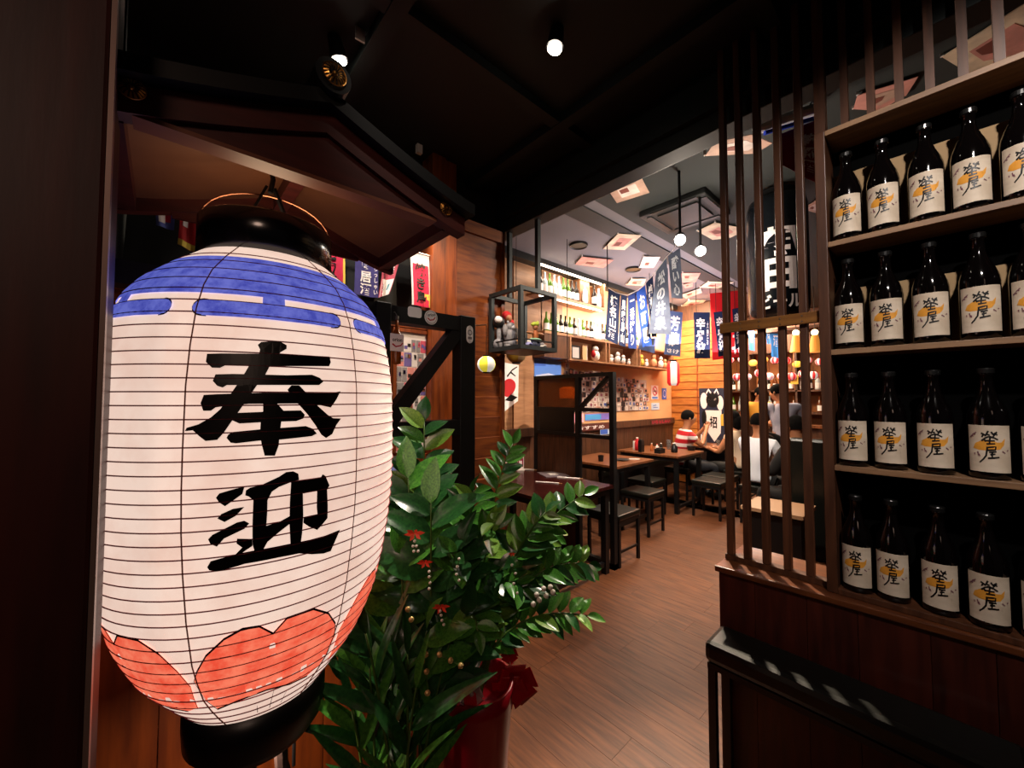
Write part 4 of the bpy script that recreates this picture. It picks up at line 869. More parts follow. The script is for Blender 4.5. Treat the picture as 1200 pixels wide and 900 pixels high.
# ------------------------------------------------------------- sheets stuck under the ceiling
PC = [mat('print_%s' % n, c, .7, var=.35, scale=9, emit=None) for n, c in (('cream', '#f2dcc0'), ('rose', '#e09c90'), ('tan', '#c9a492'), ('white', '#eadad2'))]
SH = [([(712,222),(751,207),(761,226),(723,238)], 2, 'nearest ceiling print, greyish pink, beside the beam'), ([(707,292),(724,274),(752,276),(732,293)], 0, 'cream ceiling print in the middle of the light grey ceiling'),
 ([(674,310),(682,301),(719,305),(707,314)], 1, 'pink ceiling print nearest the upper bottle shelf'), ([(749,314),(754,301),(774,301),(766,314)], 3, 'white ceiling print just left of the tallest navy banner'),
 ([(734,334),(740,327),(757,327),(754,335)], 0, 'cream ceiling print seen between the string and the shelf'), ([(797,322),(800,320),(821,320),(815,331),(799,331)], 1, 'rose ceiling print under the track lamps'),
 ([(820,337),(830,330),(860,331),(842,338)], 0, 'cream ceiling print left of the big black lantern'), ([(797,346),(821,338),(823,343),(804,350)], 3, 'white ceiling print third from the far wall'),
 ([(799,359),(807,352),(827,352),(819,360)], 0, 'cream ceiling print nearest the far siding wall'), ([(817,271),(838,261),(863,266),(870,272),(855,279),(835,281)], 0, 'lit oval ceiling print behind the first slats'),
 ([(826,183),(838,167),(880,158),(905,168),(885,180)], 2, 'dim pink ceiling print high behind the slats'), ([(1104,67),(1200,5),(1240,20),(1215,70),(1135,86)], 0, 'big yellow-cream ceiling print above the rack'),
 ([(1000,128),(1005,112),(1076,90),(1062,112),(1030,130)], 1, 'dark red ceiling print above the left end of the rack'), ([(940,245),(955,236),(965,240),(958,250)], 2, 'small pink ceiling print close left of the rack upright'),
 ([(800,334),(812,331),(812,336),(803,338)], 1, 'tiny rose ceiling print beside the tall navy banner')]
for i, (q, k, lab) in enumerate(SH):
    c = WZ(sum(a for a, b in q)/len(q), sum(b for a, b in q)/len(q), 3.16); t = thing('ceiling_print', lab, 'poster', c)
    base = [WZ(a, b, 3.155 if i != 10 else 3.06) for a, b in q]
    zc_ = 3.155
    MB().prism(base, (0, 0, .004)).build('sheet', PC[k], t)
    up = Vector((0, 0, -.0015)); cc = sum(base, Vector())/len(base)
    for s, mm, off in ((.55, PC[(k+1) % 4], .0), (.25, mat('print_dark', '#7a4238', .7), .2)):
        MB().prism([cc+(p-cc)*s+(base[0]-cc)*off+up*(1+off*5) for p in base], (0, 0, .001)).build('print', mm, t)
    for a in base[:2]: MB().bx(a.x-.006, a.x+.006, a.y-.006, a.y+.006, a.z+.003, 3.18 if i != 10 else 3.1).build('tape', WC, t)
# dark ceiling paint on the aisle side, groove, speakers and cassette unit
for px, py, lab in ((678, 288, 'round black ceiling speaker nearer the beam'), (742, 316, 'round black ceiling speaker farther back')):
    p = WZ(px, py, 3.165); t = thing('ceiling_speaker', lab, 'speaker', p)
    MB().lathe([(.085, 0), (.095, -.01), (.10, 0), (.10, .014)][::-1], p, 24).build('rim', M['black'], t); MB().lathe([(0, .004), (.085, .004)], p, 24).build('grille', mat('speaker_grille', '#2a2a2c', .6), t)
cc = thing('air_conditioner', 'dark square ceiling air conditioner cassette above the track lamps', 'air conditioner', WZ(803, 250, 3.16))
c = WZ(803, 248, 3.15)
MB().bx(c.x-.26, c.x+.30, c.y-.27, c.y+.30, 3.12, 3.171).build('panel', mat('dark_grey_plastic', '#1c1f1f', .6), cc, bevel=.01)
MB().bx(c.x-.17, c.x+.17, c.y-.17, c.y+.17, 3.108, 3.12).build('grille', mat('black_plastic', '#141515', .5), cc)
for s in (-1, 1):
    MB().bx(c.x-.2, c.x+.2, c.y+s*.235-.02, c.y+s*.235+.02, 3.113, 3.12).build('louvre', mat('black_plastic', '#141515', .5), cc)
    MB().bx(c.x+s*.235-.02, c.x+s*.235+.02, c.y-.2, c.y+.2, 3.113, 3.12).build('louvre', mat('black_plastic', '#141515', .5), cc)
for px, py, lab in ((797, 281, 'brighter track lamp with its stem, left of the pair'), (821, 294, 'second track lamp, right of the brighter one')):
    p = WD(px, py, 2.78 if px < 800 else 3.05); d = (CAM+Vector((0, 0, -.6))-p).normalized(); t = thing('track_lamp', lab, 'light', p)
    MB().tube([p-d*.002, p-d*.14], [.042, .034], 20).build('housing', M['black'], t)
    MB().tube([p-d*.08, Vector((p.x-d.x*.08, p.y-d.y*.08, 3.18))], .010, 8).build('stem', M['black'], t)
    MB().tube([p-d*.001, p+d*.005], .036, 20).build('lamp', mat('lit_track_lamp_face', '#fff6e8', .4, emit='#fff4e4', es=60), t)
#tr = thing('lighting_track', 'black ceiling track the two bright lamps hang from', 'light', (3.5, 1.5, 3.14)); MB().bx(3.0, 4.9, 1.49, 1.53, 3.10, 3.18).build('track', M['black'], tr)
hr = thing('hanging_rod', 'thin black rod holding the left end of the navy banner string', 'rod', WD(712, 337, 4.2)); q = WD(712, 337, 4.2)
MB().tube([q, (q.x, q.y, 3.18)], .006, 6).build('rod', M['black'], hr)

# ------------------------------------------------------------- navy banners on a string
NB = M['navy']; BB = mat('bright_blue_cloth', '#1d47a8', .8); GBc = mat('grey_blue_cloth', '#4a5a86', .8, var=.2, scale=12); SG = mat('glare_greyed_cloth', '#5a6278', .8, var=.3, scale=14)  # slate banners: lamp glare is lightened into cloth and print colour
bs = thing('banner_string', 'white string sagging between the rod and the ceiling, carrying navy banners', 'cord', WD(735, 346, 4.2))
MB().tube([WD(a, b, c) for a, b, c in ((712, 337, 4.2), (722, 343, 4.2), (735, 346, 4.165), (748, 340, 4.12), (757, 332, 4.08), (768, 319, 4.03), (781, 301, 4.01), (790, 292, 3.99))]+[Vector((WD(797, 289, 3.99).x, WD(797, 289, 3.99).y, 3.18))], .004, 6).build('cord', M['wcloth'], bs)
BG = [([(713,338),(727,344),(724,404),(709,397)], NB, '榛\n名\n山\n酒', 'navy banner with white writing at the left end of the string'),
 ([(727.5,345),(735,347),(733,407),(725,404)], NB, '黒\n霧\n島\n山', 'narrow navy banner second from the left on the string'),
 ([(736,347),(745,343),(746,409),(736,408)], mat('mid_blue_cloth', '#1b3274', .8), '一\n番\n搾\nり', 'mid-blue narrow banner third from the left on the string'),
 ([(745.5,343),(756,334),(764,404),(753,407)], BB, 'お\n町\n團', 'bright blue banner with white writing fourth on the string'),
 ([(757,332),(765,322),(770,395),(764,395)], NB, '純\n米\n吟\n醸', 'navy sliver of banner right of the bright blue one'),
 ([(769,318),(781,302),(787,392),(760,391)], SG, '松\nの\n井\n泉', 'wide banner with lamp glare painted into its grey, in front of the track lamp'),
 ([(783,300),(797,290),(800,350),(787,349)], SG, '酔\nい\n心', 'upper glare-greyed banner at the right end of the string')]
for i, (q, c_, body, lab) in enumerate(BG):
    flag('banner', lab, [WD(a, b, 4.2-.035*i) for a, b in q], c_, [('text', mat('glare_greyed_print', '#c8ccd6', .8) if c_ is SG else M['wcloth'], (body, (.2, .8, .06, .9), .03))], wave=.006, ph=i, cat='banner')
MB().tube([WD(783, 364, 5.0), (WD(783, 364, 5.0).x, WD(783, 364, 5.0).y, 3.18)], .004, 5).build('thread', M['black'], flag('banner', 'grey-blue banner hanging lower than the others before the far wall', [WD(a, b, 5.0) for a, b in ((783,364),(800,366),(797,418),(778,415))], GBc, [('text', M['wcloth'], ('芳\n醇', (.2, .85, .2, .9), .03)), ('text', M['wcloth'], ('さけ', (.15, .9, .05, .15), .03))], cat='banner'))
MB().tube([WD(762, 396, 5.2), (WD(762, 396, 5.2).x, WD(762, 396, 5.2).y, 3.18)], .004, 5).build('thread', M['black'], flag('banner', 'pale blue lower banner tip under the bright blue one', [WD(a, b, 5.2) for a, b in ((750,396),(769,396),(767,414),(748,409))], GBc, [('patch', M['ink'], [(.15, .9, .5, .95)])], cat='banner'))
t = flag('red_banner', 'big plain red banner behind the navy ones near the first slats', [WD(a, b, 5.9) for a, b in ((832,344),(868,340),(868,418),(835,422))], mat('bright_red_cloth', '#d4101c', .8), [('patch', M['wcloth'], [(.72, .9, .3, .34), (.70, .92, .12, .16)]), ('stroke', M['wcloth'], [([(.82, .34), (.8, .05)], .05, .05), ([(.92, .3), (.94, .06)], .05, .05)])], cat='banner')
for a in (WD(832, 344, 5.9), WD(866, 340, 5.9)): MB().tube([a, (a.x, a.y, 3.18)], .004, 5).build('thread', M['black'], t)
for q, lab in (([(813,366),(832,366),(832,420),(814,420)], 'navy banner with bold white writing left of the red banner'), ([(836,366),(852,364),(853,416),(842,418)], 'navy banner overlapping the red banner behind the first slat'), ([(858,362),(870,360),(874,400),(862,410)], 'dark navy banner corner tilted behind the second slat')):
    t = flag('lettered_banner', lab, [WD(a, b, 5.6) for a, b in q], NB, [('text', M['wcloth'], ('辛\n丹\n波', (.10, .72, .10, .88), .04)), ('text', M['wcloth'], ('大\n関\n酒', (.78, .90, .3, .8), .02))], cat='banner')
    a = WD(q[0][0]+3, q[0][1], 5.6); MB().tube([a, (a.x, a.y, 3.18)], .004, 5).build('thread', M['black'], t)
for q, lab in (([(877,388),(884,388),(884,411),(878,410)], 'small blue and white banner between second and third slats'), ([(903,386),(914,386),(914,420),(904,418)], 'small bright blue banner between third and fourth slats'), ([(897,388),(903,388),(903,403),(899,403)], 'tiny pale blue banner beside the small bright blue one'), ([(948,382),(965,384),(965,404),(950,402)], 'small dark navy banner beside the rack upright')):
    t = flag('small_banner', lab, [WD(a, b, 6.6) for a, b in q], mat('azure_cloth', '#2f78cc', .8) if q[0][0] < 940 else NB, [('text', M['wcloth'], ('酒', (.25, .8, .4, .8), .03))], cat='banner')
    a = WD(q[0][0]+2, q[0][1], 6.6); MB().tube([a, (a.x, a.y, 3.18)], .004, 5).build('thread', M['black'], t)

# big black cylindrical lantern with white writing
bc = WD(911, 300, 3.1); bc = Vector((bc.x, bc.y, 0)); zt = min(3.1, WD(911, 200, 3.1).z); zb = WD(911, 374, 3.1).z
bl = thing('black_paper_lantern', 'huge black cylinder lantern with big white writing hanging behind the slats', 'lantern', (bc.x, bc.y, zb))
RB = .205
MB().lathe([(RB*.72, zb), (RB*.93, zb+.03), (RB, zb+.09), (RB, zt-.09), (RB*.93, zt-.03), (RB*.72, zt)], (bc.x, bc.y, 0), 40).build('shell', mat('glossy_black_paper', '#0a0e13', .25), bl, smooth=True)
MB().lathe([(RB*.7, zt), (RB*.7, zt+.04)], (bc.x, bc.y, 0), 30).build('top_ring', M['black'], bl)
MB().tube([(bc.x, bc.y, zt+.03), (bc.x, bc.y, 3.18)], .01, 6).build('cord', M['black'], bl)
az = math.atan2(-bc.y, -bc.x)
def cylf(e): return lambda u, v: (bc.x+(RB+e)*math.cos(az+1.05*(2*u-1)), bc.y+(RB+e)*math.sin(az+1.05*(2*u-1)), zb+(zt-zb)*v)
H_ = zt-zb; vz = lambda py: (WD(911, py, 2.9).z-zb)/H_
for body, a, b in (('朝', 262, 300), ('日', 300, 340)):
    g = MB(); write(g, body, cylf(.003), (.26, .78, vz(b)+.01, vz(a)), bold=.045, du=.12); g.build('white_character', M['wcloth'], bl)
g = MB(); write(g, 'ビール', cylf(.003), (.22, .86, vz(360), vz(343)), bold=.03, du=.1); g.build('white_character', M['wcloth'], bl)
# rolled banner with red cloth high behind the slats
t = thing('rolled_banner', 'white rolled banner edge with a bright blue stripe high behind the slats', 'banner', WD(930, 140, 2.2))
MB().tube([WD(886, 151, 2.2), WD(956, 128, 2.2)], .032, 12).build('roll', M['white'], t)
MB().tube([WD(896, 156, 2.19), WD(956, 138, 2.19)], .012, 8).build('stripe', mat('vivid_blue', '#1743e0', .6), t)
for a in (WD(890, 148, 2.2), WD(950, 128, 2.2)): MB().tube([a, (a.x, a.y, 3.18)], .004, 5).build('thread', M['black'], t)
flag('red_banner_corner', 'slanted dark red banner with white writing beside the rack upright', [WD(a, b, 2.2) for a, b in ((912,158),(958,140),(957,214),(914,192))], mat('crimson_cloth', '#8e0f22', .8), [('text', M['wcloth'], ('乾\n杯\n酒', (.55, .98, .12, .8), .03)), ('text', M['wcloth'], ('生\nビ\nー\nル', (.38, .52, .45, .85), .02))], wave=.003, cat='banner')
t = thing('white_cloth_roll', 'white curved cloth edge just right of the rack upright top', 'cloth', WD(983, 113, 2.3)); MB().tube([WD(974, 126, 2.3), WD(988, 116, 2.3), WD(994, 98, 2.3)], [.03, .028, .012], 10).build('roll', M['white'], t)
MB().tube([WD(990, 108, 2.3), Vector((WD(990, 108, 2.3).x, WD(990, 108, 2.3).y, 3.18))], .003, 5).build('thread', M['black'], t)

# red and white striped cylinder lantern at the corner
p = WD(789, 438, 6.2); rl_ = thing('striped_lantern', 'red and white upright lantern hanging at the end of the cubby unit', 'lantern', p)
g = MB(); r = .095; hz = .19; n = 24
g.lathe([(r*.72, -hz), (r, -hz*.75), (r, hz*.75), (r*.72, hz)], p, n)
for i in range(len(g.f)): g.m[i] = ((i % n)*6//n+1) % 2
g.build('shade', [LW, LR], rl_, smooth=True)
MB().tube([p+Vector((0, 0, hz)), p+Vector((0, 0, hz+.03))], r*.6, 14).build('top_ring', M['black'], rl_)
MB().tube([p+Vector((0, 0, hz)), Vector((p.x, p.y, 3.18))], .004, 5).build('cord', M['black'], rl_)

# cat poster on the far wall
CQ = [(6.905, 2.83, 1.67), (6.905, 2.43, 1.67), (6.905, 2.43, .42), (6.905, 2.83, .42)]
MG = mat('mustard_print', '#d8a83c', .7); NV = mat('dark_blue_print', '#1b2038', .6)
cp = flag('cat_poster', 'tall black and white beckoning cat poster on the far siding wall', CQ, NV, [('poly', M['wcloth'], [circ(.2, .83, .15, .11), circ(.85, .80, .13, .10), [(.25, .70), (.9, .70), (.85, .40), (.6, .28), (.35, .40)], [(.0, .05), (.25, .0), (.3, .2), (.05, .4)]]), ('poly2', M['ink'], [circ(.55, .84, .26, .10), circ(.2, .60, .10, .10), [(.3, .18), (.8, .2), (.9, .32), (.5, .25)]]), ('poly2', MG, [[(.86, .5), (.97, .5), (.97, .66), (.86, .64)]]), ('text', M['ink'], ('招', (.42, .72, .46, .62), .03)), ('stroke', M['wcloth'], [([(.4, .86), (.48, .84)], .02, .02), ([(.62, .84), (.7, .86)], .02, .02), ([(.3, .93), (.4, .98), (.5, .93)], .03, .03), ([(.62, .93), (.72, .98), (.8, .92)], .03, .03)])], wave=0, cat='poster')

# ------------------------------------------------------------- black divider beside the first table
dv = thing('room_divider', 'black timber divider with brace, dark panel and wooden base beside the first table', 'partition', (2.99, 2.4, 0))
for yy in (1.955, 2.34, 2.90):
    MB().bx(2.965, 3.015, yy, yy+.045, 0, 1.70).build('post', M['blackwood'], dv)
MB().bx(2.965, 3.015, 1.955, 2.945, 1.70, 1.735).build('top_rail', M['blackwood'], dv)
MB().bx(2.967, 3.013, 2.0, 2.90, 1.375, 1.41).build('middle_rail', M['blackwood'], dv)
MB().bx(2.967, 3.013, 2.0, 2.90, 1.13, 1.165).build('lower_rail', M['blackwood'], dv)
MB().beam((2.99, 2.01, 1.70), (2.99, 2.335, 1.41), .035, .035, side=(1, 0, 0)).build('brace', M['blackwood'], dv)
MB().bx(2.98, 3.0, 2.385, 2.90, 1.41, 1.70).build('smoked_pane', mat('smoked_brown_acrylic', '#6b3d20', .12, trans=.55), dv)
MB().bx(2.975, 3.0, 2.42, 2.87, 1.165, 1.375).build('black_panel', M['black'], dv)
MB().bx(2.975, 3.0, 2.385, 2.90, .05, 1.13).build('wood_panel', M['oldwood'], dv)
MB().bx(2.965, 3.015, 1.955, 2.945, 0, .05).build('foot_rail', M['blackwood'], dv)
p = (3.1, 2.65, 1.55)
sl = thing('wall_sconce', 'glowing orange shade seen through the smoked pane of the divider', 'light', (3.12, 2.62, 1.6))
MB().lathe([(.075, 0), (.085, .10), (.05, .12)], (3.14, 2.62, 1.50), 16).build('shade', mat('glowing_amber_shade', '#f0963c', .5, emit='#f08c30', es=4), sl)
MB().tube([(3.14, 2.62, 1.62), (3.14, 2.62, 3.18)], .004, 6).build('cord', M['black'], sl)

# ------------------------------------------------------------- tables, stools
def table(label, x0, x1, y0, y1, top, legs=.05):
    t = thing('dining_table', label, 'table', ((x0+x1)/2, (y0+y1)/2, 0))
    MB().bx(x0, x1, y0, y1, .722, .75).build('tabletop', top, t, bevel=.003)
    MB().bx(x0+.03, x1-.03, y0+.03, y1-.03, .67, .721).build('apron', M['black'], t)
    for a in (x0+.03, x1-.03-legs):
        for b in (y0+.03, y1-.03-legs): MB().bx(a, a+legs, b, b+legs, 0, .67).build('leg', M['black'], t)
    MB().bx(x0+.03+legs, x1-.03-legs, y0+.04, y0+.07, .06, .10).build('stretcher', M['black'], t)
    return t
table('dark red lacquered table in front of the wood and black divider', 2.12, 2.92, 1.93, 3.22, M['tabletop'])
table('brown wooden table just behind the black divider', 3.72, 4.52, 2.41, 3.2, M['tablewood'])
table('brown wooden table with bottles and glass beside the seated man', 4.95, 5.75, 2.3, 3.2, M['tablewood'])
table('far table in front of the seated man by the cat poster', 6.28, 6.88, 2.15, 3.05, M['tablewood'])
def stool(label, x, y, w=.36, src=None):
    if src: return copy_tree(src, Vector((x, y, 0))-Vector(src.location), label)
    t = thing('stool', label, 'stool', (x, y, 0), 'black leather stools'); s = w/2
    MB().bx(x-s, x+s, y-s, y+s, .41, .46).build('seat', M['leather'], t, bevel=.012)
    MB().bx(x-s+.01, x+s-.01, y-s+.01, y+s-.01, .375, .409).build('seat_frame', M['black'], t)
    for a in (-1, 1):
        for b in (-1, 1): MB().bx(x+a*(s-.02)-.013, x+a*(s-.02)+.013, y+b*(s-.02)-.013, y+b*(s-.02)+.013, 0, .375).build('leg', M['black'], t)
    MB().bx(x-s+.02, x+s-.02, y-s+.015, y-s+.03, .12, .14).build('stretcher', M['black'], t); return t
s0 = stool('black leather stool just right of the black divider post', 3.20, 2.12)
for lab, x, y in (('black stool at the front of the table behind the divider', 4.10, 2.33), ('black stool standing in the aisle beside the first slat', 5.25, 2.02), ('black stool behind the aisle stool, half hidden', 5.66, 2.06), ('black stool under the bottle-laden table', 4.72, 2.62)):
    stool(lab, x, y, src=s0)
def chair(label, x, y, face):
    t = thing('dining_chair', label, 'chair', (x, y, 0))
    MB().bx(x-.2, x+.2, y-.2, y+.2, .42, .47).build('seat', M['leather'], t, bevel=.015)
    MB().box((x+face*.19, y, .70), (.015, 0, 0), (0, .19, 0), (face*.03, 0, .22)).build('backrest', M['leather'], t)
    for a in (-1, 1):
        for b in (-1, 1): MB().bx(x+a*.18-.014, x+a*.18+.014, y+b*.18-.014, y+b*.18+.014, 0, .42).build('leg', M['black'], t)
    return t
chair('black padded chair with its back to the divider', 3.40, 2.72, -1)
bs_ = thing('wall_bench', 'black bench seat running along the back wall behind the tables', 'bench', (5.2, 3.27, 0))
MB().bx(4.56, 6.9, 3.22, 3.265, .40, .46).build('seat', M['leather'], bs_); MB().bx(4.58, 6.9, 3.23, 3.26, 0, .40).build('front_panel', M['black'], bs_)

# table settings
zt1 = .7505
def chops(label, x, y, ang, z=zt1, L=.21):
    t = thing('chopsticks', label, 'chopsticks', (x, y, z)); d = Vector((math.cos(ang), math.sin(ang), 0)); n_ = Vector((-d.y, d.x, 0))
    MB().beam(Vector((x, y, z+.004))-d*L/2, Vector((x, y, z+.004))+d*L/2, .026, .008).build('paper_sleeve', WC, t)
    MB().beam(Vector((x, y, z+.005))+d*L/2, Vector((x, y, z+.005))+d*(L/2+.03), .008, .005).build('stick_tips', mat('bamboo', '#b98a5a', .5), t)
for lab, (px, py) in (('white-sleeved chopsticks near the sign stand on the dark red table', (634, 547)), ('white-sleeved chopsticks at the left of the dark red table', (590, 555)), ('white-sleeved chopsticks nearest the plant on the dark red table', (641, 566)), ('white-sleeved chopsticks at the right end of the dark red table', (687, 556))):
    q = WZ(px, py, .75); q.x = min(max(q.x, 2.2), 2.85); q.y = min(max(q.y, 2.0), 3.1); chops(lab, q.x, q.y, R_(-62))
q = WZ(648, 556, .75); tm = thing('menu_tray', 'grey printed place mat in the middle of the dark red table', 'mat', (q.x, q.y, zt1))
MB().box((q.x, q.y, zt1+.003), Vector((.11, -.05, 0)), Vector((.06, .12, 0)), (0, 0, .002)).build('mat', mat('grey_mat', '#6d6268', .3), tm)
MB().box((q.x, q.y, zt1+.0058), Vector((.04, -.02, 0)), Vector((.02, .045, 0)), (0, 0, .0005)).build('printed_square', WC, tm)
q = WZ(610, 551, .75); q.x = max(q.x, 2.2); q.y = min(q.y, 3.1)
ss_ = thing('sign_stand', 'small white and maroon menu stand on the dark red table', 'sign', (q.x, q.y, zt1)); u_ = Vector((.743, -.669, 0)); nn_ = Vector((.669, .743, 0))
MB().box((q.x, q.y, zt1+.08), u_*.035, nn_*.004, (0, 0, .08)).build('stand', WC, ss_)
MB().box((q.x, q.y, zt1+.08), u_*.029, nn_*.0052, (0, 0, .045)).build('maroon_panel', mat('maroon_print', '#8e2140', .6), ss_)
MB().box((q.x, q.y, zt1+.08), u_*.015, nn_*.0062, (0, 0, .018)).build('white_square', WC, ss_)
MB().box((q.x, q.y, zt1+.004), u_*.04, nn_*.03, (0, 0, .004)).build('base', WC, ss_)
q = WZ(597, 551, .75)
nb = thing('napkin_box', 'tan napkin box beside the menu stand', 'box', (q.x, q.y, zt1)); MB().box((q.x, q.y, zt1+.04), u_*.075, nn_*.05, (0, 0, .04)).build('body', mat('tan_box', '#8a6250', .6), nb)
MB().box((q.x, q.y, zt1+.088), u_*.04, nn_*.02, (0, 0, .008)).build('napkin', WC, nb)
q = WZ(583, 552, .75)
nb = thing('condiment_box', 'black condiment box left of the tan napkin box', 'box', (q.x, q.y, zt1)); MB().box((q.x, q.y, zt1+.035), u_*.05, nn_*.04, (0, 0, .035)).build('body', M['black'], nb); MB().ell((q.x, q.y, zt1+.085), (.016, .016, .02), 10).build('white_lid', WC, nb)
def cup(name, label, x, y, z, r, h, mm, cat='cup'):
    t = thing(name, label, cat, (x, y, z)); MB().lathe([(r*.8, 0), (r, h), (r*.9, h), (r*.7, h*.12)], (x, y, z), 16).build('body', mm, t, smooth=False); MB().lathe([(r*.82, 0), (r*.82, .004)], (x, y, z-.0001), 16).build('foot', mm, t); return t
GLS = mat('clear_glass', '#dfe6ea', .05, trans=.9)
def bowl_on(px, py, zz=.75): q = WZ(px, py, zz); return q
q = Vector((4.15, 2.62, 0)); pl_ = thing('plate', 'dark plate with white rim on the table behind the divider', 'plate', (q.x, q.y, .7505)); MB().lathe([(.03, 0), (.09, .015), (.085, .017)], (q.x, q.y, .7505), 20).build('dish', M['black'], pl_)
q = Vector((4.32, 2.52, 0)); chops('white chopstick rest and sleeve on the table behind the divider', 4.32, 2.56, R_(-40), .7505, .14)
cup('tea_cup', 'black cup on the table behind the divider', 3.9, 2.75, .7505, .035, .07, M['black'])
g0 = [('soy_bottle', 'red and white sauce bottle on the bottle-laden table', 5.12, 2.98, .035, .17, M['red'], 'bottle'), ('sauce_box', 'white-topped red box on the bottle-laden table', 5.22, 3.05, .05, .12, M['white'], 'box'),
      ('black_holder', 'black menu holder at the left end of the bottle-laden table', 5.0, 2.85, .04, .16, M['black'], 'holder'), ('jar', 'small amber spice jar on the bottle-laden table', 5.2, 2.80, .022, .10, mat('spice_amber', '#a85a2a', .4), 'jar'),
      ('jar', 'small white spice jar on the bottle-laden table', 5.28, 2.76, .022, .09, M['white'], 'jar'), ('jar', 'small dark spice jar on the bottle-laden table', 5.24, 2.68, .022, .11, M['black'], 'jar'),
      ('black_cup', 'broad black chopstick cup on the bottle-laden table', 5.30, 2.52, .045, .12, M['black'], 'cup'), ('black_box', 'low black tray box on the bottle-laden table', 5.08, 2.62, .07, .06, M['black'], 'box')]
for nm, lab, x, y, r, h, mm, ct in g0:
    t = thing(nm, lab, ct, (x, y, .7505))
    if ct in ('box', 'holder'): MB().bx(x-r, x+r, y-r*.6, y+r*.6, .7505, .7505+h).build('body', mm, t); MB().bx(x-r*.7, x+r*.7, y-r*.4, y+r*.4, .7505+h, .7505+h+.012).build('lid', M['red'] if mm is M['white'] else mm, t)
    else: MB().lathe([(r*.9, 0), (r, h*.1), (r, h*.65), (r*.45, h*.85), (r*.45, h)], (x, y, .7505), 14).build('body', mm, t, smooth=True); MB().lathe([(r*.5, h), (r*.5, h*1.08)], (x, y, .7505), 12).build('lid', M['white'] if mm is not M['white'] else M['red'], t)
cup('drinking_glass', 'tall clear glass near the seated man elbow', 5.55, 2.72, .7505, .035, .14, GLS, 'glass')
cup('black_bowl', 'small black bowl right of the tall glass', 5.68, 2.45, .7505, .06, .06, M['black'], 'bowl')
cup('clear_bottle', 'clear frosted bottle on the far table below the cat poster', 6.40, 2.55, .7505, .035, .22, mat('frosted_glass', '#cfd8e0', .3, trans=.5), 'bottle')
cup('small_glass', 'short clear glass beside the frosted bottle', 6.55, 2.40, .7505, .03, .09, GLS, 'glass')
cup('white_bowl', 'white bowl on the far table left of the frosted bottle', 6.36, 2.75, .7505, .05, .05, M['white'], 'bowl')
cup('pink_glass', 'pinkish glass near the slats on the far table', 6.60, 2.28, .7505, .035, .16, mat('pink_glass', '#d8b0b4', .15, trans=.4), 'glass')

# ------------------------------------------------------------- bar at the far end
br = thing('bar_shelving', 'wooden bar shelving with bottles far behind the slats', 'shelf', (8.6, 2.2, 0))
for z in (1.22, 1.62, 2.35): MB().bx(8.45, 8.88, 1.0, 3.25, z, z+.03).build('board', M['oldwood'], br)
for yy in (1.0, 1.75, 2.5, 3.22): MB().bx(8.45, 8.88, yy, yy+.03, 0, 2.35).build('upright', M['oldwood'], br)
MB().bx(8.86, 8.88, 1.0, 3.25, 1.0, 2.35).build('back_panel', mat('amber_backboard', '#b06a34', .6), br)
ct_ = thing('bar_counter', 'brown bar counter in front of the far shelving', 'counter', (7.9, 2.2, 0))
MB().bx(7.75, 8.05, .6, 3.28, 1.02, 1.06).build('worktop', M['tablewood'], ct_); MB().bx(7.80, 8.0, .6, 3.28, 0, 1.02).build('front', M['oldwood'], ct_)
BK = [([LR, LW], 'red and white'), ([LW, LP], 'white and pink'), ([LY, LO], 'yellow and orange'), ([LP, LR], 'pink and red'), ([LW], 'plain white'), ([LO], 'glowing orange')]
rr2 = random.Random(21); SL = ['beneath the red banner, left', 'beneath the red banner, right', 'left of the second slat', 'right of the second slat', 'left of the third slat', 'right of the third slat', 'left of the fourth slat', 'right of the fourth slat', 'left of the fifth slat', 'right of the fifth slat', 'close to the rack upright']
for row, (y0_, zz, rad) in enumerate(((440, 1.95, .098), (424, 2.15, .09))):
    for i in range(9):
        px = 850+i*13+rr2.uniform(-1, 1)+row*6; k = rr2.randrange(6)
        p = WX(px, y0_+rr2.uniform(-3, 3), 7.55+row*.4); c_, nm = BK[k]
        round_lantern('%s small lantern in the %s bar row, %s' % (nm, 'lower' if row == 0 else 'upper', SL[i]), p, rad*.78*rr2.uniform(.85, 1.0), c_, 2.6, name='small_round_lantern', group='small lanterns over the bar')
ra = thing('lantern_rail', 'dark rail above the bar carrying rows of small lanterns', 'rail', (7.75, 2.3, 2.6)); MB().bx(7.5, 8.0, .9, 3.3, 2.6, 2.64).build('rail', M['oldwood'], ra)
for yy in (1.0, 3.2): MB().bx(7.72, 7.76, yy, yy+.03, 2.64, 3.18).build('hanger', M['black'], ra)
for i, (px, nm) in enumerate(((933, 'left'), (955, 'right'))):
    p = WX(px, 402, 7.2); t = thing('pendant_lamp', 'glowing amber cone pendant over the bar, %s of two' % nm, 'light', p)
    MB().lathe([(.085, -.14), (.045, .10), (.03, .12)], p, 20).build('shade', mat('glowing_wood_shade', '#d8913e', .6, emit='#e8923a', es=.7), t)
    MB().ell((p.x, p.y, p.z+.16), .045, 12).build('bulb', mat('lit_bulb', '#fff0c8', .5, emit='#ffe6a8', es=6), t)
    MB().tube([(p.x, p.y, p.z+.2), (p.x, p.y, 3.18)], .005, 6).build('cord', M['black'], t)
bb2 = random.Random(4)
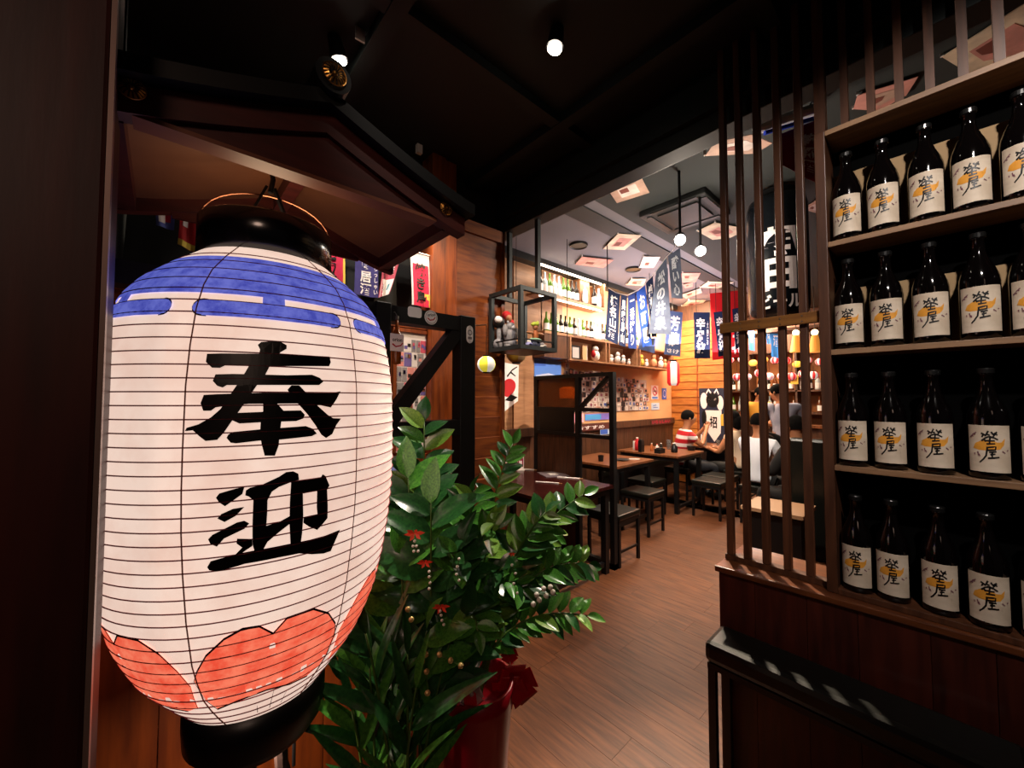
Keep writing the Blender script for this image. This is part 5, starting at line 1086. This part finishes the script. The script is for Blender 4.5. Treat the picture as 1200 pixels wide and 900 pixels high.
for row, z in ((0, 1.251), (1, 1.651)):
    for i in range(16):
        yy = 1.10+i*.125+bb2.uniform(-.02, .02)
        if min(abs(yy-1.765), abs(yy-2.515)) < .055: continue
        nm, gl = BOTC[bb2.choice([1, 1, 2, 4, 5, 0, 4])]; key = (nm, 'bar'); lab = '%s bottle, %s from the right on the %s far bar shelf' % (nm, ordw(i), ('lower', 'upper')[row])
        if key not in protos: protos[key] = sbottle(lab, 8.58, yy, z, .042, .29, gl, LBW, 'bottles on the far bar shelves')
        else: copy_tree(protos[key], Vector((8.58, yy, z))-Vector(protos[key].location), lab)
p = WX(931, 445, 7.54); t = thing('wooden_charm', 'yellow wooden paddle charm hanging on a stick behind the fourth slat', 'charm', p)
MB().box(p, (0, .05, 0), (.006, 0, 0), (0, 0, .07)).build('paddle', mat('yellow_wood', '#e0b040', .6), t); MB().tube([p+Vector((0, 0, .06)), Vector((p.x, p.y, 2.6))], .008, 6).build('handle', M['shelfwood'], t)
# near items behind the slats: low white-edged side table, dark leather booth
q = WZ(888, 592, .56)
st = thing('side_table', 'low light-topped side table behind the slats', 'table', (q.x, q.y, 0))
MB().bx(q.x-.12, q.x+.35, q.y-.35, q.y+.10, .53, .56).build('top', mat('pale_table_top', '#b08a6a', .35), st); MB().bx(q.x-.10, q.x+.33, q.y-.33, q.y+.08, 0, .53).build('body', M['black'], st)
MB().bx(q.x-.105, q.x-.10, q.y+.06, q.y+.08, 0, .53).build('metal_edge', M['metal'], st)
# ------------------------------------------------------------- people
def skin_mesh(name, pts, edges, mtl, parent, root=0, sub=2):
    me = bpy.data.meshes.new(name); me.from_pydata([p for p, r in pts], edges, []); me.materials.append(mtl)
    o = link(name, me, parent); md = o.modifiers.new('skin', 'SKIN'); md.use_smooth_shade = True
    if not me.skin_vertices: return o
    for i, (p, r) in enumerate(pts):
        r = r if isinstance(r, tuple) else (r, r); me.skin_vertices[0].data[i].radius = r; me.skin_vertices[0].data[i].use_root = (i == root)
    s = o.modifiers.new('sub', 'SUBSURF'); s.levels = sub; s.render_levels = sub; return o
def person(label, loc, yaw, J, shirt, pants, hairm, shirt_arm=.5, sleeves=True, stripes=None, glasses=False, long_hair=False):
    """J: joint positions in the body's own frame (x forward, y left), z from the floor"""
    t = thing('person', label, 'person', (loc[0], loc[1], 0)); c, s = math.cos(yaw), math.sin(yaw)
    T = lambda p: Vector((loc[0]+p[0]*c-p[1]*s, loc[1]+p[0]*s+p[1]*c, p[2]))
    J = {k: Vector(v) for k, v in J.items()}
    P, E, ix = [], [], {}
    def v(k, p, r, par=None):
        ix[k] = len(P); P.append((T(p), r))
        if par: E.append((ix[par], ix[k]))
    pel, ch, nk, hd = J['pelvis'], J['chest'], J['neck'], J['head']
    v('pelvis', pel, .115); v('waist', pel.lerp(ch, .5), .105, 'pelvis'); v('chest', ch, .12, 'waist'); v('neck', nk, .05, 'chest')
    f = (J['face']-hd).normalized() if 'face' in J else Vector((1, 0, 0)); up = (hd-nk).normalized()
    v('jaw', nk.lerp(hd, .55)+f*.012, .074, 'neck'); v('head', hd, .104, 'jaw'); v('crown', hd+up*.05, .088, 'head')
    v('nose', hd+f*.104-up*.02, .014, 'head')
    for sd, q in (('l', 1), ('r', -1)):
        v('hip'+sd, J['hip'+sd], .085, 'pelvis'); v('knee'+sd, J['knee'+sd], .06, 'hip'+sd); v('calf'+sd, J['knee'+sd].lerp(J['ank'+sd], .35), .052, 'knee'+sd)
        v('ank'+sd, J['ank'+sd], .038, 'calf'+sd); v('toe'+sd, J['toe'+sd], .035, 'ank'+sd)
        v('sho'+sd, J['sho'+sd], .058, 'chest'); v('elb'+sd, J['elb'+sd], .04, 'sho'+sd); v('wri'+sd, J['wri'+sd], .026, 'elb'+sd)
        d = (J['wri'+sd]-J['elb'+sd]).normalized(); palm = J['wri'+sd]+d*.05; v('palm'+sd, palm, .028, 'wri'+sd)
        side = d.cross(Vector((0, 0, 1))); side = side.normalized() if side.length > .1 else Vector((0, 1, 0)); cu = side.cross(d)
        for i, (off, L) in enumerate(((-.024, .062), (-.008, .07), (.008, .066), (.024, .052))):
            v('f%d%s' % (i, sd), palm+side*off+d*.035, .009, 'palm'+sd); v('g%d%s' % (i, sd), palm+side*off*1.1+d*(.035+L*.5)+cu*.008, .0085, 'f%d%s' % (i, sd)); v('h%d%s' % (i, sd), palm+side*off*1.1+d*(.03+L*.8)+cu*.028, .0075, 'g%d%s' % (i, sd))
        v('th%s' % sd, palm+side*.036*q+d*.01+cu*.012, .011, 'palm'+sd); v('tt%s' % sd, palm+side*.046*q+d*.04+cu*.022, .009, 'th%s' % sd)
    body = skin_mesh('body', P, E, M['skin'], t)
    # shirt
    P2, E2 = [], []
    def w(p, r, par=None): P2.append((T(p), r)); (E2.append((par, len(P2)-1)) if par is not None else None); return len(P2)-1
    a = w(pel-Vector((0, 0, .05)), .150); a = w(pel+Vector((0, 0, .05)), .145, a); b = w(pel.lerp(ch, .5), .130, a); c3 = w(ch, .142, b); n_ = w(ch.lerp(nk, .75), .075, c3)
    for sd in 'lr':
        k = w(J['sho'+sd], .072, c3); k2 = w(J['sho'+sd].lerp(J['elb'+sd], shirt_arm), .06, k)
        if shirt_arm > .9: w(J['elb'+sd].lerp(J['wri'+sd], .8), .042, k2)
    skin_mesh('shirt', P2, E2, shirt, t)
    P2, E2 = [], []; a = w(pel, .128)
    for sd in 'lr':
        k = w(J['hip'+sd], .098, a); k = w(J['knee'+sd], .074, k); w(J['knee'+sd].lerp(J['ank'+sd], .85), .054, k)
    skin_mesh('trousers', P2, E2, pants, t)
    for sd in 'lr':
        g = MB(); A = T(J['ank'+sd]); B = T(J['toe'+sd]); m_ = A.lerp(B, .5); g.tube([A+(A-B)*.25-Vector((0, 0, .02)), A-Vector((0, 0, .01)), m_, B+(B-A)*.15], [.038, .048, .044, .026], 10); g.build('shoe', M['black'], t, smooth=True)
    # hair cap, ears, face
    H = T(hd+up*.02); fw = (T(hd+f)-T(hd)); hg = MB(); R0 = .104; upw = Vector((0, 0, 1)); sdv = fw.cross(upw).normalized()
    K, N = 8, 18
    for i in range(K+1):
        th = math.pi*.60*i/K
        for j in range(N):
            ph = 2*math.pi*j/N; cut = 1.0 if math.cos(ph) < .35 else max(.45, 1-.55*(math.cos(ph)-.35)/.65)
            a_ = th*cut; hg.v.append(tuple(H+upw*(R0*1.12*math.cos(a_)-.002)+fw*(R0*1.03*math.sin(a_)*math.cos(ph)-.008)+sdv*(R0*.80*math.sin(a_)*math.sin(ph))))
    hg.f = [(i*N+j, i*N+(j+1) % N, (i+1)*N+(j+1) % N, (i+1)*N+j) for i in range(K) for j in range(N)]; hg.m = [0]*len(hg.f); hg.build('hair', hairm, t, smooth=True)
    hg = MB(); F_ = fw.normalized(); vs = []
    for i in range(13):
        th = math.pi*i/12
        for j in range(20):
            ph = 2*math.pi*j/20; zz_ = -math.cos(th); rr_ = math.sin(th); chin = 1-.22*max(0, -zz_)
            vs.append(tuple(T(hd)+upw*(.118*zz_-.002)+F_*(.094*rr_*math.cos(ph)*chin+.012*max(0, -zz_))+sdv*(.074*rr_*math.sin(ph)*chin)))
    hg.add(vs, [(i*20+j, i*20+(j+1) % 20, (i+1)*20+(j+1) % 20, (i+1)*20+j) for i in range(12) for j in range(20)]); hg.build('head', M['skin'], t, smooth=True)
    MB().ell(T(hd-up*.015)+F_*.096, (.013, .013, .02), 8).build('nose', M['skin'], t, smooth=True)
    if long_hair: MB().ell(T(hd-up*.05-f*.055), (.075, .075, .12), 12).build('back_hair', hairm, t, smooth=True)
    eye = lambda q, x=.090, z=.008: T(hd+up*z)+fw*x+sdv*q
    fc = body
    for q in (-.032, .032):
        MB().ell(eye(q), (.010, .010, .007), 8).build('eye', M['ink'], fc); MB().ell(T(hd-up*.01)-fw*.005+sdv*(q*2.75), (.014, .014, .028), 8).build('ear', M['skin'], fc)
    MB().ell(T(hd-up*.058)+fw*.088, (.016, .016, .006), 8).build('mouth', mat('lips', '#7a3a34', .5), fc)
    if glasses:
        g = MB()
        for q in (-.032, .032): g.tube([eye(q, .099)+sdv*.024*math.cos(x)+upw*.018*math.sin(x) for x in np.linspace(0, 2*math.pi, 13)], .0025, 5)
        g.tube([eye(-.056, .098), eye(-.086, .0)], .0025, 5).tube([eye(.056, .098), eye(.086, .0)], .0025, 5).tube([eye(-.008, .1), eye(.008, .1)], .0025, 5); g.build('glasses', M['ink'], t)
    return t
def sit(z=.5, lean=0, fx=0): return dict(pelvis=(0, 0, z+.06), chest=(.03+lean, 0, z+.43), neck=(.05+lean*1.2, 0, z+.60), head=(.07+lean*1.3, 0, z+.73), face=(.17+lean*1.3, 0, z+.72),
    hipl=(.08, .09, z+.02), hipr=(.08, -.09, z+.02), kneel=(.46, .12, z+.02), kneer=(.46, -.12, z+.02), ankl=(.42, .12, .09), ankr=(.42, -.12, .09), toel=(.56, .13, .04), toer=(.56, -.13, .04),
    shol=(.03+lean, .19, z+.50), shor=(.03+lean, -.19, z+.50), elbl=(.16+lean, .24, z+.25), elbr=(.16+lean, -.24, z+.25), wril=(.36, .14, z+.27), wrir=(.36, -.14, z+.27))
def stripe_mat():
    m = bpy.data.materials.new('red_white_striped_polo'); m.use_nodes = True; N = m.node_tree.nodes; L = m.node_tree.links
    tc = N.new('ShaderNodeTexCoord'); sp = N.new('ShaderNodeSeparateXYZ'); ma = N.new('ShaderNodeMath'); ma.operation = 'MULTIPLY'; ma.inputs[1].default_value = 8.5
    fr = N.new('ShaderNodeMath'); fr.operation = 'FRACT'; gt = N.new('ShaderNodeMath'); gt.operation = 'GREATER_THAN'; gt.inputs[1].default_value = .55
    mx = N.new('ShaderNodeMix'); mx.data_type = 'RGBA'; mx.inputs['A'].default_value = lin('#b01824'); mx.inputs['B'].default_value = lin('#e0d8d6')
    L.new(tc.outputs['Object'], sp.inputs[0]); L.new(sp.outputs['Z'], ma.inputs[0]); L.new(ma.outputs[0], fr.inputs[0]); L.new(fr.outputs[0], gt.inputs[0]); L.new(gt.outputs[0], mx.inputs['Factor']); L.new(mx.outputs['Result'], N['Principled BSDF'].inputs['Base Color'])
    return m
J = sit(.46, .04); J.update(elbl=(.22, .22, .80), elbr=(.24, -.20, .80), wril=(.36, .07, 1.02), wrir=(.37, -.04, 1.03))
person('seated man with glasses in a red and white striped polo, hands clasped', (5.93, 2.72), R_(-48), J, stripe_mat(), mat('dark_jeans', '#1a1c24', .8), M['hair'], .6, glasses=True)
copy_tree(s0, Vector((5.93, 2.72, 0))-Vector(s0.location), 'black leather stool under the man in the striped polo')
W = WD(918, 500, 5.6)
stand = dict(pelvis=(0, 0, .95), chest=(.02, 0, 1.29), neck=(.03, .02, 1.46), head=(.06, .05, 1.58), face=(.14, .13, 1.57), hipl=(0, .09, .90), hipr=(0, -.09, .90), kneel=(.02, .10, .50), kneer=(.02, -.10, .50), ankl=(0, .11, .09), ankr=(0, -.11, .09), toel=(.14, .12, .04), toer=(.14, -.12, .04),
    shol=(.02, .20, 1.39), shor=(.02, -.20, 1.39), elbl=(.10, .26, 1.12), elbr=(.10, -.26, 1.12), wril=(.30, .16, 1.05), wrir=(.30, -.16, 1.05))
person('standing waiter in grey-lilac shirt and black trousers seen from behind through the slats', (W.x, W.y), R_(30), stand, mat('lilac_grey_shirt', '#a9abc0', .8, var=.25, scale=8), M['dark'], M['hair'], .95)
W2 = WD(868, 540, 5.65)
person('seated woman in a cream top with dark hair between the first two slats', (W2.x, W2.y), R_(82), sit(.46, .03), mat('cream_top', '#d8c0a8', .8), M['dark'], M['hair'], .4, long_hair=True)
copy_tree(s0, Vector((W2.x, W2.y, 0))-Vector(s0.location), 'black leather stool under the woman in the cream top')
W3 = WD(890, 540, 4.7)
person('seated guest in a white shirt behind the third slat', (W3.x, W3.y), R_(-20), sit(.46, -.05), mat('white_shirt', '#d9deea', .8), M['dark'], M['hair'], .55)
copy_tree(s0, Vector((W3.x, W3.y, 0))-Vector(s0.location), 'black leather stool under the guest in the white shirt')
W4 = WX(888, 470, 8.28)
st4 = {k: (v[0], v[1], v[2]-.0) for k, v in stand.items()}
person('bartender in a mustard yellow top standing behind the bar counter', (8.25, W4.y), R_(195), st4, mat('mustard_top', '#b8862c', .8), M['dark'], M['hair'], .5)
W5 = WD(950, 590, 3.9)
J = sit(.46, .06); person('seated guest all in black with back turned, close behind the last slat', (W5.x, W5.y), R_(60), J, M['dark'], M['dark'], M['hair'], .95)
bo = thing('booth_seat', 'high-backed black leather booth seat behind the right slats', 'bench', (W5.x, W5.y, 0))
bx_, by_ = W5.x, W5.y
MB().bx(bx_-.30, bx_+.30, by_-.26, by_+.26, 0, .45).build('seat_base', M['leather'], bo, bevel=.02); MB().bx(bx_-.36, bx_-.27, by_-.55, by_+.10, 0, 1.12).build('backrest', M['leather'], bo, bevel=.03)
# ------------------------------------------------------------- plants
def leaf_mat(name, c1, c2, rough=.28):
    m = mat(name, c1, rough, col2=c2, scale=22, rnd=.3, spec=.6, coat=.25); m.node_tree.nodes['Principled BSDF'].inputs['Subsurface Weight'].default_value = .0; return m
LF1 = leaf_mat('glossy_green_leaf', '#559436', '#306826'); LF2 = leaf_mat('deep_green_leaf', '#2c602c', '#184220'); LF3 = leaf_mat('yellow_green_leaf', '#7a9e3e', '#4f7a2c')
STM = mat('green_stem', '#4a6a2a', .5, var=.3, scale=20)
def leaf_mesh(name, mtl, w, tip=1.0, fold=.35, droop=.12, n=6, wave=0):
    g = MB()
    for i in range(n+1):
        t = i/n; hw = w*math.sin(math.pi*min(1, t**.8*.97+.03))**.75*(1-.15*t) if t < 1 else 0
        hw = w*(math.sin(math.pi*t**tip)**.8)+.004; z = -droop*t*t
        for k in (-1, -.5, 0, .5, 1): g.v.append((t, hw*k, z+abs(k)*hw*fold+wave*math.sin(t*9)*abs(k)*hw))
    g.f = [(i*5+k, i*5+k+1, (i+1)*5+k+1, (i+1)*5+k) for i in range(n) for k in range(4)]; g.m = [0]*len(g.f)
    o = g.build(name, mtl, smooth=True); me = o.data; bpy.data.objects.remove(o); return me
ZZ = [leaf_mesh('leaflet', LF1, .25, .85, .4, .12), leaf_mesh('leaflet', LF2, .28, .85, .35, .22), leaf_mesh('leaflet', LF3, .25, .85, .45, .08)]
OV = [leaf_mesh('leaf', LF1, .24, .85, .3, .25), leaf_mesh('leaf', LF2, .25, .85, .3, .3), leaf_mesh('leaf', LF3, .23, .85, .35, .15)]
LN = [leaf_mesh('leaf', LF2, .070, .75, .4, .2, 7), leaf_mesh('leaf', LF2, .08, .75, .4, .3, 7), leaf_mesh('leaf', LF1, .065, .75, .4, .1, 7)]
rp = random.Random(17)
def put_leaf(me, parent, base, d, nrm, L, name, wd=1.0):
    d = d.normalized(); y = nrm.cross(d).normalized(); z = d.cross(y)
    o = bpy.data.objects.new(name, me); COL.objects.link(o); o.parent = parent
    o.matrix_parent_inverse = wm(parent).inverted()
    o.matrix_basis = Matrix(((d.x*L, y.x*L*wd, z.x*L, base.x), (d.y*L, y.y*L*wd, z.y*L, base.y), (d.z*L, y.z*L*wd, z.z*L, base.z), (0, 0, 0, 1)))
    return o
def bez(a, b, c, t): return a*(1-t)**2+b*2*t*(1-t)+c*t*t
def frond(parent, a, b, c, n, L, meshes, t0=.2, r=.0045, name='leaflet', nm='stem', spread=.85, prob=(0, 0, 1, 2), stemm=None):
    pts = [bez(a, b, c, i/14) for i in range(15)]
    MB().tube(pts, [r*(1-.6*i/14) for i in range(15)], 6).build(nm, stemm or STM, parent, smooth=True)
    tw = rp.uniform(-.5, .5)
    for i in range(n):
        t = t0+(1-t0)*i/(n-1); p = bez(a, b, c, t); d = (bez(a, b, c, min(1, t+.02))-bez(a, b, c, t-.02)).normalized()
        view = (CAM-p).normalized(); nrm = (view*1.0+Vector((0, 0, .8))).normalized(); side = d.cross(nrm).normalized()
        nrm = (nrm+side*tw).normalized(); s = 1 if i % 2 else -1
        if i == n-1: dd = d
        else: dd = d*rp.uniform(.5, .8)+side*s*spread+nrm*rp.uniform(-.1, .35)
        ln_ = L*(.75+.5*math.sin(math.pi*min(1, (t-t0)/(1-t0)*.85+.1)))*rp.uniform(.85, 1.12)
        put_leaf(meshes[rp.choice(prob)], parent, p, dd, nrm+Vector((rp.uniform(-.3, .3), rp.uniform(-.3, .3), rp.uniform(-.2, .3))), ln_, name)
VP = Vector((.60, .80, 0)); VT = .80
zz = thing('potted_plant', 'glossy arching green plant in a tall dark red vase with ribbons', 'plant', (VP.x, VP.y, 0))
RV = mat('dark_red_lacquer_vase', '#8e0c1c', .3, coat=.3)
MB().lathe([(.050, 0), (.052, .02), (.075, .55), (.090, .76), (.094, VT), (.086, VT), (.082, VT-.04), (0, VT-.045)], VP, 32).build('vase', RV, zz, smooth=True)
top = VP+Vector((0, 0, VT-.03))
TIPS = [(601, 520, 1.08, 24, .062), (684, 580, 1.12, 28, .066), (690, 662, 1.05, 27, .062), (688, 722, .98, 24, .058), (555, 575, .90, 21, .066), (640, 600, .98, 25, .064), (580, 610, .82, 21, .062), (530, 650, .80, 18, .062), (612, 690, .92, 21, .06), (528, 590, 1.02, 18, .066), (655, 625, 1.2, 20, .06), (590, 665, .84, 18, .058), (640, 690, 1.08, 18, .06), (560, 740, .80, 14, .055)]
for px, py, Z, n, L in TIPS:
    tip = WD(px, py, Z); a = top+Vector((rp.uniform(-.04, .04), rp.uniform(-.04, .04), 0)); m_ = a.lerp(tip, .5); ctrl = Vector((a.x*.75+tip.x*.25, a.y*.75+tip.y*.25, max(a.z, tip.z)+.06 if tip.z < a.z+.35 else a.z+(tip.z-a.z)*.75))
    frond(zz, a, ctrl, tip, n, L, ZZ, .22)
# ribbons, beads and red flowers on the arrangement
SR = mat('red_satin', '#b00f1e', .35); SV = mat('silver_organza', '#b9b0a8', .3, trans=.3)
def bow(px, py, Z, s, mtl, nm):
    c = WD(px, py, Z); g = MB()
    for k in range(5):
        a = 2*math.pi*k/5+.4; d = _rt*math.cos(a)+Vector((0, 0, 1))*math.sin(a); q = -_fw; e = d.cross(q)
        g.grid(lambda u, v: c+d*s*(math.sin(math.pi*u)*.9+.1*u)+e*s*1.1*(v-.5)*math.sin(math.pi*(.15+.7*u))+q*s*.45*math.sin(math.pi*u)*(1-.5*u), 6, 3)
    g.ell(c-_fw*s*.1, s*.22, 10); return g.build(nm, mtl, zz, smooth=True)
bow(606, 796, 1.0, .050, SR, 'ribbon_bow'); bow(600, 806, .995, .040, SR, 'ribbon_bow'); bow(597, 765, 1.0, .022, SR, 'ribbon_bow'); bow(553, 812, .93, .028, SV, 'silver_bow'); bow(525, 802, .93, .022, SV, 'silver_bow')
def strip(pts, w, mtl, nm):
    P = [WD(*p) for p in pts]; g = MB(); n = len(P)-1
    def fn(u, v):
        i = min(int(u*n), n-1); p = P[i].lerp(P[i+1], u*n-i); return p+_rt*w*(v-.5)+_fw*.006*math.sin(u*9)
    g.grid(fn, n*3, 2); g.build(nm, mtl, zz, smooth=True)
strip([(580, 800, .98), (583, 830, .98), (579, 855, .98), (581, 883, .98)], .017, SR, 'ribbon_tail'); strip([(548, 795, .93), (552, 825, .92), (547, 850, .91)], .03, SR, 'ribbon_tail')
strip([(592, 762, 1.0), (600, 775, 1.0), (596, 785, 1.0)], .01, SV, 'ribbon_curl')
GP = mat('gold_bead', '#d8b878', .25, metal=.4); PB = mat('pearl_bead', '#e8e2d4', .2)
def bead_spray(pts, Z, r, mtl, cord=True):
    P = [WD(a, b, Z) for a, b in pts]; g = MB().tube(P, .0008, 4) if len(P) > 1 else MB(); st_ = g.build('bead_string', STM, zz) if cord and len(P) > 1 else zz
    for p in P: MB().ell(p, r, 10).build('bead', mtl, st_, smooth=True)
bead_spray([(499, 767), (495, 775), (500, 787), (501, 812)], .74, .0054, GP); bead_spray([(515, 767), (528, 774), (540, 780)], .74, .0054, GP); bead_spray([(478, 714), (482, 726)], .72, .0052, GP)
bead_spray([(538, 655), (536, 664), (535, 673), (538, 680)], .74, .0028, PB); bead_spray([(486, 634), (484, 640), (485, 646), (488, 640), (490, 646)], .74, .0028, PB); bead_spray([(503, 670), (503, 676), (504, 683), (503, 690)], .74, .0028, PB)
bead_spray([(516, 716), (517, 721), (518, 727), (520, 732)], .74, .0028, PB); bead_spray([(600, 662), (604, 672), (602, 684), (606, 695)], .76, .0028, PB)
bead_spray([(625, 708), (632, 703), (640, 698), (648, 694), (629, 697), (637, 690), (645, 688)], .84, .0058, PB)
def flower(px, py, Z, s):
    c = WD(px, py, Z); g = MB()
    for k in range(6):
        a = 2*math.pi*k/6+.2; d = (_rt*math.cos(a)+Vector((0, 0, .55))*math.sin(a)-_fw*.5*abs(math.sin(a))); q = d.cross(_fw).normalized()
        g.add([c, c+d*s*.5+q*s*.2, c+d*s, c+d*s*.5-q*s*.2], [(0, 1, 2, 3)])
    g.build('red_flower', mat('coral_red_petal', '#e2452a', .5), zz)
for f_ in ((486, 625, .745, .021), (498, 659, .745, .016), (517, 711, .745, .018), (600, 649, .77, .008), (498, 543, .98, .008), (575, 725, .85, .008)): flower(*f_)
# broad-leaved plant left of it
BP = Vector((.44, .80, 0)); bpl = thing('broad_leaf_plant', 'upright broad-leaved plant rising beside the lantern in a dark pot', 'plant', (BP.x, BP.y, 0))
MB().lathe([(.07, 0), (.085, .42), (.09, .44), (.08, .44), (.075, .40), (0, .40)], BP, 24).build('pot', mat('dark_pot', '#141012', .5), bpl, smooth=True)
tp = BP+Vector((0, 0, .40))
for px, py, Z, n, L, ms, t0, sp in ((497, 494, 1.0, 22, .085, ZZ, .35, .9), (478, 560, .90, 11, .12, OV, .45, .8), (505, 590, .84, 10, .11, OV, .5, .9), (440, 610, .88, 9, .11, OV, .5, .9), (425, 680, .9, 8, .10, OV, .5, .9), (470, 650, .84, 9, .11, OV, .5, .9), (540, 640, .86, 9, .10, OV, .5, .8), (450, 700, .92, 8, .10, OV, .5, .9), (500, 690, .86, 9, .10, OV, .5, .9), (545, 720, .82, 8, .09, OV, .55, .9), (500, 740, .80, 9, .10, OV, .4, .9), (430, 640, .98, 8, .10, OV, .5, .9)):
    tip = WD(px, py, Z); a = tp+Vector((rp.uniform(-.03, .03), rp.uniform(-.03, .03), 0)); ctrl = Vector((a.x*.5+tip.x*.5, a.y*.5+tip.y*.5, a.z*.25+tip.z*.75))
    frond(bpl, a, ctrl, tip, n, L, ms, t0, name='leaf', spread=sp, prob=(0, 1, 1) if ms is OV else (0, 0, 1, 2))
# lance-leaved plant low in front
LP_ = Vector((.36, .76, 0)); lp = thing('lance_leaf_plant', 'low plant with long narrow pointed leaves below the lantern in front', 'plant', (LP_.x, LP_.y, 0))
MB().lathe([(.07, 0), (.085, .34), (.09, .36), (.08, .36), (.075, .33), (0, .33)], (LP_.x, LP_.y-.02, 0), 24).build('pot', mat('dark_pot', '#141012', .5), lp, smooth=True)
for i in range(11):
    px = 395+i*13+rp.uniform(-8, 8); py = rp.uniform(735, 840); Z = rp.uniform(.66, .84); tip = WD(px, py, Z); a = Vector((LP_.x+rp.uniform(-.04, .05), LP_.y-.02+rp.uniform(-.03, .03), .33))
    ctrl = Vector(((a.x+tip.x)/2, (a.y+tip.y)/2, a.z*.3+tip.z*.7))
    frond(lp, a, ctrl, tip, 6, .135, LN, .5, name='leaf', spread=.38, prob=(0, 0, 1, 2))
